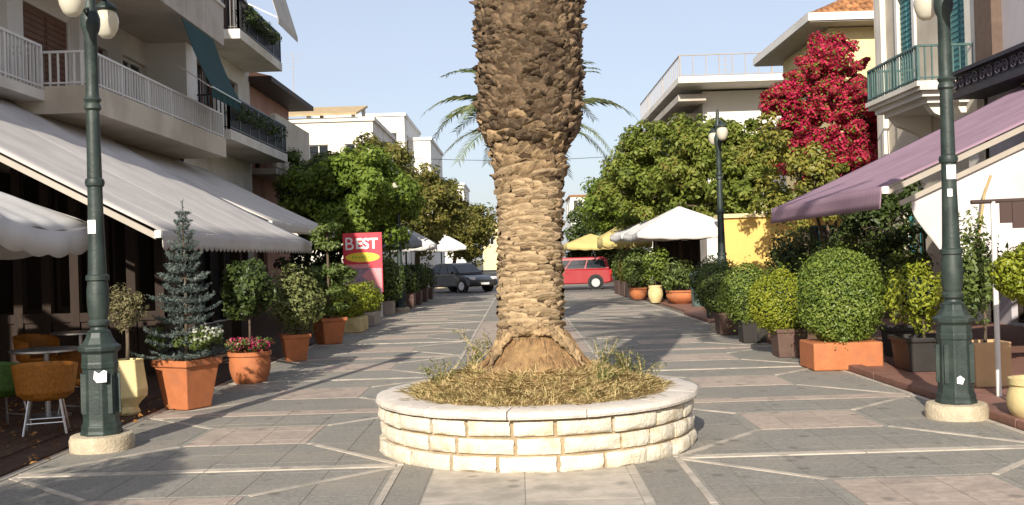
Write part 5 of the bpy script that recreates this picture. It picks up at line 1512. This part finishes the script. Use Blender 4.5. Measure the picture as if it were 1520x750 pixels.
parasol('pale yellow parasol beyond the red car', (4.2, 60.0, .06), 1.5, 2.2, 2.8, M_PARY, .3, .04)
# dark timber hut under the large parasol
t = thing('kiosk', 'dark timber screen wall under the large white parasol', 'screen', (6.0, 35.6, .06))
mb = MB(); mb.box(4.7, 6.15, 35.5, 35.62, .06, 2.1); mb.build('back_panel', M_DARKWALL, t, w=True)
for k in range(6):
    mb = MB(); mb.box(4.7 + k * .28, 4.78 + k * .28, 35.42, 35.49, .06, 2.15); mb.build('slat', M_WOOD, t, w=True)

# ================================================================ SIGN
t = thing('advertising_sign', 'red and pink upright sign reading BEST with a yellow oval', 'sign', (-4.45, 29.9, .03), R(-6))
M_SRED = mat('sign_red', (.62, .045, .07), .5, .1, 3); M_SPINK = mat('sign_pink', (.70, .28, .30), .5, .15, 3); M_SYEL = mat('sign_yellow', (.82, .60, .06), .5, .08, 3)
M_SPUR = mat('sign_purple', (.20, .11, .22), .5, .35, 4, col2=(.52, .38, .45)); M_SGRN = mat('sign_green', (.35, .45, .03), .5, .1, 3)
mb = MB(); mb.box(-.57, .57, -.03, .03, .70, 2.42); bd = mb.build('board', M_SRED, t)
for s in (-1, 1):
    mb = MB(); mb.box(s * .5 - .025, s * .5 + .025, -.025, .025, 0, .70); mb.build('leg', M_RAILWHITE, t)
mb = MB(); mb.prism([(-.55, .72), (.55, .72), (.55, 1.40), (-.55, 1.40)], lambda a, b, d: (a, d, b), -.036, -.0305); mb.build('lower_panel', M_SPUR, bd)
mb = MB(); mb.prism([(-.05, 1.18), (.55, .80), (.55, 1.36), (.15, 1.36)], lambda a, b, d: (a, d, b), -.041, -.037); mb.build('lower_shape', M_SPINK, bd)
mb = MB(); mb.prism([(-.55, 1.40), (.2, 1.41), (.2, 1.52), (-.55, 1.52)], lambda a, b, d: (a, d, b), -.036, -.0305); mb.build('stripe', M_SPINK, bd)
mb = MB(); mb.prism([(.5 * math.cos(k / 28 * 6.2832), 1.72 + .14 * math.sin(k / 28 * 6.2832)) for k in range(28)], lambda a, b, d: (a, d, b), -.037, -.0305); ov = mb.build('yellow_oval', M_SYEL, bd)
for k in range(7):
    mb = MB(); mb.box(-.30 + k * .09, -.30 + k * .09 + .055, -.042, -.038, 1.69, 1.75 + (.03 if k in (0, 4) else 0)); mb.build('mark', M_SGRN, ov)
def lettering(txt, size, x, z, m, parent, y=-.037, bold=.012):
    cu_ = bpy.data.curves.new('lettering', 'FONT'); cu_.body = txt; cu_.size = size; cu_.extrude = .003; cu_.offset = bold
    ob = bpy.data.objects.new('tmp_text', cu_); COL.objects.link(ob)
    dg = bpy.context.evaluated_depsgraph_get(); me = bpy.data.meshes.new_from_object(ob.evaluated_get(dg))
    bpy.data.objects.remove(ob)
    me.materials.clear(); me.materials.append(m)
    o = link('lettering', me, parent); o.rotation_euler = (R(90), 0, 0); o.location = (x, y, z)
    return o
M_SWHITE = mat('sign_white', (.85, .84, .82), .5, .03, 3)
lettering('B', .52, -.53, 1.94, M_SWHITE, bd, bold=.0)
lettering('EST', .42, -.20, 1.97, M_SWHITE, bd, bold=.012)

# ================================================================ CARS
def car(name, label, loc, rz, paint, L=4.1, W=1.72, H=1.55, style='suv'):
    t = thing(name, label, 'car', loc, rz)
    h0 = .28
    bel = .95 if style == 'suv' else .88
    # side outline of the lower body (x forward, z up)
    body = [(-L/2, .45), (-L/2 + .03, bel - .08), (-L/2 + .12, bel), (L * .17, bel + .02), (L/2 - .55, bel - .08), (L/2 - .12, bel - .22), (L/2, .55), (L/2 - .04, .32), (L/2 - .3, h0), (-L/2 + .3, h0), (-L/2 + .03, .34)]
    mb = MB(); n = len(body); vs = []; fs = []
    for (fy, sx, dz) in ((-1, .97, 0), (-.88, 1, 0), (.88, 1, 0), (1, .97, 0)):
        for (x, z) in body:
            shr = 1.0 if abs(fy) < .9 else .985
            vs.append((x * (shr if abs(fy) > .9 else 1), fy * W / 2 * (1 if z < bel - .04 else .97), z))
    for i in range(3):
        for k in range(n): fs.append((i*n+k, i*n+(k+1) % n, (i+1)*n+(k+1) % n, (i+1)*n+k))
    fs.append(tuple(range(n))); fs.append(tuple(3*n + k for k in reversed(range(n))))
    mb.add(vs, fs); bd = mb.build('body', paint, t, bevel=.05, smooth=True, auto=35)
    # cabin
    if style == 'suv': cab = [(-L/2 + .10, bel - .01), (-L/2 + .22, H - .06), (-L/2 + .4, H), (L * .05, H), (L * .12, H - .05), (L * .27, bel - .01)]
    else: cab = [(-L/2 + .55, bel - .01), (-L/2 + 1.15, H - .04), (-L/2 + 1.5, H), (L * .02, H), (L * .10, H - .05), (L * .27, bel - .01)]
    mb = MB(); vs = []; fs = []; n = len(cab)
    for s in (-1, 1):
        for (x, z) in cab: vs.append((x, s * W / 2 * (.94 if z < bel + .1 else .78), z))
    for k in range(n): fs.append((k, (k+1) % n, n + (k+1) % n, n + k))
    fs.append(tuple(range(n))); fs.append(tuple(n + k for k in reversed(range(n))))
    mb.add(vs, fs); cb = mb.build('cabin', paint, t, bevel=.04, smooth=True, auto=35)
    # glass: side windows
    zb, zt = bel + .05, H - .13
    def side_y(z): return W / 2 * (.94 + (.78 - .94) * (z - bel) / (H - bel)) + .012
    def xfront(z): return L * .27 + (L * .12 - L * .27) * (z - bel) / (H - .05 - bel) - .10
    def xrear(z):
        a, b = cab[0], cab[1]
        return a[0] + (b[0] - a[0]) * (z - bel) / (b[1] - bel) + .14
    for s in (-1, 1):
        cuts = [0, .36, .70, 1.0]
        for i in range(3):
            def px(f, z): return xrear(z) + (xfront(z) - xrear(z)) * f
            a, b = cuts[i] + .012, cuts[i+1] - .012
            q = [(px(a, zb), zb), (px(b, zb), zb), (px(b, zt), zt), (px(a, zt), zt)]
            mb = MB(); mb.add([(x, s * side_y(z), z) for x, z in q] + [(x, s * (side_y(z) - .03), z) for x, z in q], [(0,1,2,3),(7,6,5,4),(0,4,5,1),(1,5,6,2),(2,6,7,3),(3,7,4,0)])
            mb.build('window', M_GLASS, t)
    # windscreen and rear window
    for (a, b, nm, sg) in ((cab[-1], cab[-2], 'windscreen', 1), (cab[0], cab[1], 'rear_window', -1)):
        p0 = (a[0] + (b[0]-a[0]) * .12 + sg * .012, a[1] + (b[1]-a[1]) * .12); p1 = (a[0] + (b[0]-a[0]) * .92 + sg * .012, a[1] + (b[1]-a[1]) * .92)
        mb = MB(); mb.add([(p0[0], -W*.42, p0[1] + .012), (p0[0], W*.42, p0[1] + .012), (p1[0], W*.36, p1[1] + .012), (p1[0], -W*.36, p1[1] + .012)], [(0,1,2,3)]); mb.build(nm, M_GLASS, t, solid=.01)
    M_TYRE = mat('tyre', (.015, .015, .015), .8, .1, 5); M_RIM = mat('rim', (.55, .55, .56), .3, .1, 5, metal=.6)
    for x in (-L * .315, L * .325):
        for s in (-1, 1):
            mb = MB(); mb.tube([(x, s * (W/2 - .19), .32), (x, s * (W/2 - .17), .32), (x, s * (W/2 + .0), .32), (x, s * (W/2 + .02), .32)], [.29, .32, .32, .29], 22)
            w_ = mb.build('wheel', M_TYRE, t, smooth=True, auto=40)
            mb = MB(); mb.tube([(x, s * (W/2 + .01), .32), (x, s * (W/2 + .03), .32)], [.215, .19], 18); mb.build('rim', M_RIM, w_)
            mb = MB(); mb.tube([(x, s * (W/2 - .02), .34), (x, s * (W/2 + .006), .34)], [.375, .375], 22); mb.build('wheel_arch', mat('arch_black', (.02, .02, .02), .7, .1), bd)
    M_HEAD = mat('headlight', (.75, .76, .78), .15, .05); M_TAIL = mat('tail_light', (.5, .02, .02), .2, .05)
    for s in (-1, 1):
        mb = MB(); mb.box(L/2 - .22, L/2 - .02, s * W * .40 - .13, s * W * .40 + .13, .60, .74); mb.build('headlight', M_HEAD, t, bevel=.03)
        mb = MB(); mb.box(-L/2 - .012, -L/2 + .10, s * W * .44 - .09, s * W * .44 + .09, .68, .92); mb.build('tail_light', M_TAIL, t, bevel=.02)
        mb = MB(); mb.box(L * .17, L * .17 + .1, s * (W/2 + .09) - .09, s * (W/2 + .09) + .07, bel + .02, bel + .16); mb.build('mirror', paint, t, bevel=.03)
        for x in (-.05, .95):
            mb = MB(); mb.box(x, x + .16, s * (W/2) - .02 if s > 0 else s * W/2 - .018, s * W/2 + .018 if s > 0 else s * W/2 + .02, .80, .83); mb.build('door_handle', paint, t)
    mb = MB(); mb.box(L/2 - .12, L/2 + .015, -W * .40, W * .40, .34, .50); mb.build('bumper', mat('bumper_black', (.03, .03, .03), .6, .1), t, bevel=.03)
    mb = MB(); mb.box(-L/2 - .03, -L/2 + .1, -W * .42, W * .42, .36, .52); mb.build('bumper', paint, t, bevel=.03)
    mb = MB(); mb.box(L/2 + .012, L/2 + .024, -.26, .26, .37, .47); mb.build('number_plate', M_PAPER, t)
    return t
M_RED = mat('red_car_paint', (.29, .006, .012), .45, .03, 1, coat=.25); M_SILV = mat('dark_silver_paint', (.035, .037, .04), .35, .05, 1, metal=.3, coat=.4)
car('parked_car', 'red hatchback car standing across the end of the street', (2.35, 49.6, .012), R(176), M_RED, 4.1, 1.7, 1.52, 'suv')
car('parked_car', 'dark grey car with glinting windscreen at the far left kerb', (-3.0, 51.0, .012), R(-46), M_SILV, 4.0, 1.72, 1.42, 'sedan')

# ================================================================ TREES
tree('magnolia_tree', 'broad bright green tree next to the pale awning, behind the best sign', (-5.4, 33.0, 0), 6, (.2, 0, 3.55), (2.05, 1.9, 1.6), L_MAG2, .18, 150, 170, .42, 201, .14)
tree('magnolia_tree', 'brownish green tree rising above the broad tree by the far lamp post', (-5.5, 38.5, 0), 7, (.1, 0, 4.6), (2.2, 1.9, 1.6), L_OLV, .19, 85, 110, .40, 202, .14)
tree('magnolia_tree', 'slim tree squeezed against the salmon house behind the broad tree', (-7.2, 35.2, 0), 6, (.2, 0, 3.7), (.9, .9, 1.7), L_MID, .16, 70, 150, .36, 203, .12)
tree('magnolia_tree', 'olive tree above the white parasols on the left', (-4.6, 47.0, 0), 6, (0.2, 0, 4.0), (2.2, 2.3, 1.75), L_OLV, .20, 140, 130, .5, 204, .14)
tree('magnolia_tree', 'farthest tree on the left of the street, nearly touching the palm', (-4.0, 62.0, 0), 6, (0.6, 0, 3.4), (2.2, 2.2, 1.8), L_OLV, .22, 120, 120, .55, 205, .14)
tree('magnolia_tree', 'tallest dense tree under the jutting slabs beside the lamp post', (7.0, 34.6, 0), 6, (-.1, 0, 4.3), (2.1, 1.7, 1.8), L_MAG, .18, 165, 170, .40, 211, .14)
tree('magnolia_tree', 'dense green tree behind the large white parasol', (5.1, 38.5, 0), 6, (0, 0, 4.3), (2.0, 2.0, 1.8), L_MAG, .19, 130, 160, .42, 212, .14)
tree('magnolia_tree', 'rounded tree above the yellow parasol by the red car', (4.75, 45.0, 0), 6, (0, 0, 3.9), (1.8, 2.0, 1.75), L_MAG2, .2, 150, 150, .5, 213, .14)
tree('magnolia_tree', 'farthest dark tree behind the red car', (5.3, 62.0, 0), 6, (-.2, 0, 2.6), (2.3, 2.2, 2.3), L_DARK, .24, 130, 120, .55, 214, .14)
tree('yellowing_tree', 'yellow-green leafy tree at the foot of the red bougainvillea', (7.7, 27.6, 0), 5, (-.2, 0, 3.5), (1.35, .9, 1.3), leaf_mat('yellowing_leaf', [(.06, .08, .015), (.15, .17, .03), (.27, .26, .05), (.33, .26, .06)], .45, .3, .9), .15, 52, 100, .30, 215, .1)
tree('shrub', 'tall dark shrub filling the gap below the broad tree behind the best sign', (-6.3, 33.6, 0), 3, (0, 0, 1.3), (1.5, .9, 1.35), L_DARK, .15, 70, 120, .36, 217, .06)
# bougainvillea
rng = np.random.default_rng(300)
t = thing('bougainvillea', 'huge crimson bougainvillea in full bloom against the yellow house', 'bougainvillea', (8.9, 29.0, 0))
mb = MB()
for k in range(5):
    mb.tube([(.1 * k - .2, 0, 0), (.2 * k - .5, -.1, 2), ((k - 2) * .5, .1 * k, 4.5)], [.06, .05, .02], 6)
mb.build('trunk', M_BARK, t, smooth=True)
CC = []; RR_ = []
for (c, rd, n) in (((-.1, 0, 5.2), (1.45, 1.1, 1.55), 130), ((.8, 0, 4.9), (.75, .8, 1.5), 50), ((-.1, 0, 6.9), (.7, .7, .9), 40), ((-1.1, 0, 5.4), (.7, .7, .9), 36), ((-.3, -.5, 3.7), (1.1, .8, 1.0), 44), ((-1.6, -.2, 5.7), (.45, .5, .5), 12), ((.0, -.6, 3.0), (.5, .4, .6), 12)):
    a, b = crown(rng, c, rd, n, 0, .27, int(n), .38); CC.append(a); RR_.append(b)
for k in range(46):      # arching sprays that break the outline
    d = unit(rng, 1)[0]; d[2] = abs(d[2]) * .8 + .1; d /= np.linalg.norm(d)
    s0 = np.array([0, 0, 5.3]) + d * np.array([1.5, 1.1, 1.5])
    l = rng.uniform(.25, .75); m_ = int(l / .09)
    CC.append(np.array([s0 + d * l * q / m_ - np.array([0, 0, .25 * (q / m_) ** 2]) for q in range(m_)])); RR_.append(np.linspace(.15, .06, m_))
CC = np.concatenate(CC); RR_ = np.concatenate(RR_)
P, Nn = clump_leaves(rng, CC, RR_, 230)
link('bracts', leaves_mesh('bracts', P, Nn, .080 * rng.uniform(.6, 1.3, len(P)), L_BOUG, .75, rng), t)
P, Nn = clump_leaves(rng, CC, RR_ * 1.05, 42)
link('leaves', leaves_mesh('leaves', P, Nn, .10, L_MAG2, .5, rng), t)
# dark climber under the purple awning's far end
tree('climber', 'dark climbing shrub below the far end of the purple awning', (7.9, 22.5, 0.06), 3, (0, 0, 1.9), (.9, 1.0, 1.2), L_DARK, .12, 70, 110, .3, 216, .06)

# overhead cable, downpipes, leaf litter
t = thing('overhead_cable', 'thin dark cable strung across the street above the far trees', 'cable', (0, 40, 5.4))
mb = MB(); mb.tube([(-7.9 + 18 * k / 16, 40 + .6 * k / 16, 5.9 - .55 * math.sin(k / 16 * math.pi)) for k in range(17)], .010, 5); mb.build('wire', M_RAILBLACK, t, w=True)
for (par, x, y, z0, z1) in ((bA, -9.12, 22.75, 4.6, 7.25), (bC, -8.54, 27.4, 5.2, 7.8), (rB, 9.12, 26.05, 0.0, 9.4)):
    mb = MB(); mb.tube([(x, y, z0), (x, y, z1)], .045, 8); mb.build('downpipe', M_WARMGREY, par, w=True)
rng = np.random.default_rng(77)
n = 420
P = np.stack([rng.uniform(-6.2, -3.9, n), rng.uniform(8.3, 13, n), np.full(n, .062)], 1); P[:, 2] += rng.uniform(0, .012, n)
Nn = np.array([0, 0, 1.0]) + rng.normal(size=(n, 3)) * .35
o = link('fallen_leaves', leaves_mesh('fallen_leaves', P, Nn, .05 * rng.uniform(.5, 1.3, n), leaf_mat('dead_leaf', [(.14, .05, .015), (.26, .12, .03), (.35, .2, .07)], .8, .1, 3.0), .6, rng))
tag(o, 'fallen brown leaves scattered on the left terrace', 'leaves', kind='stuff')
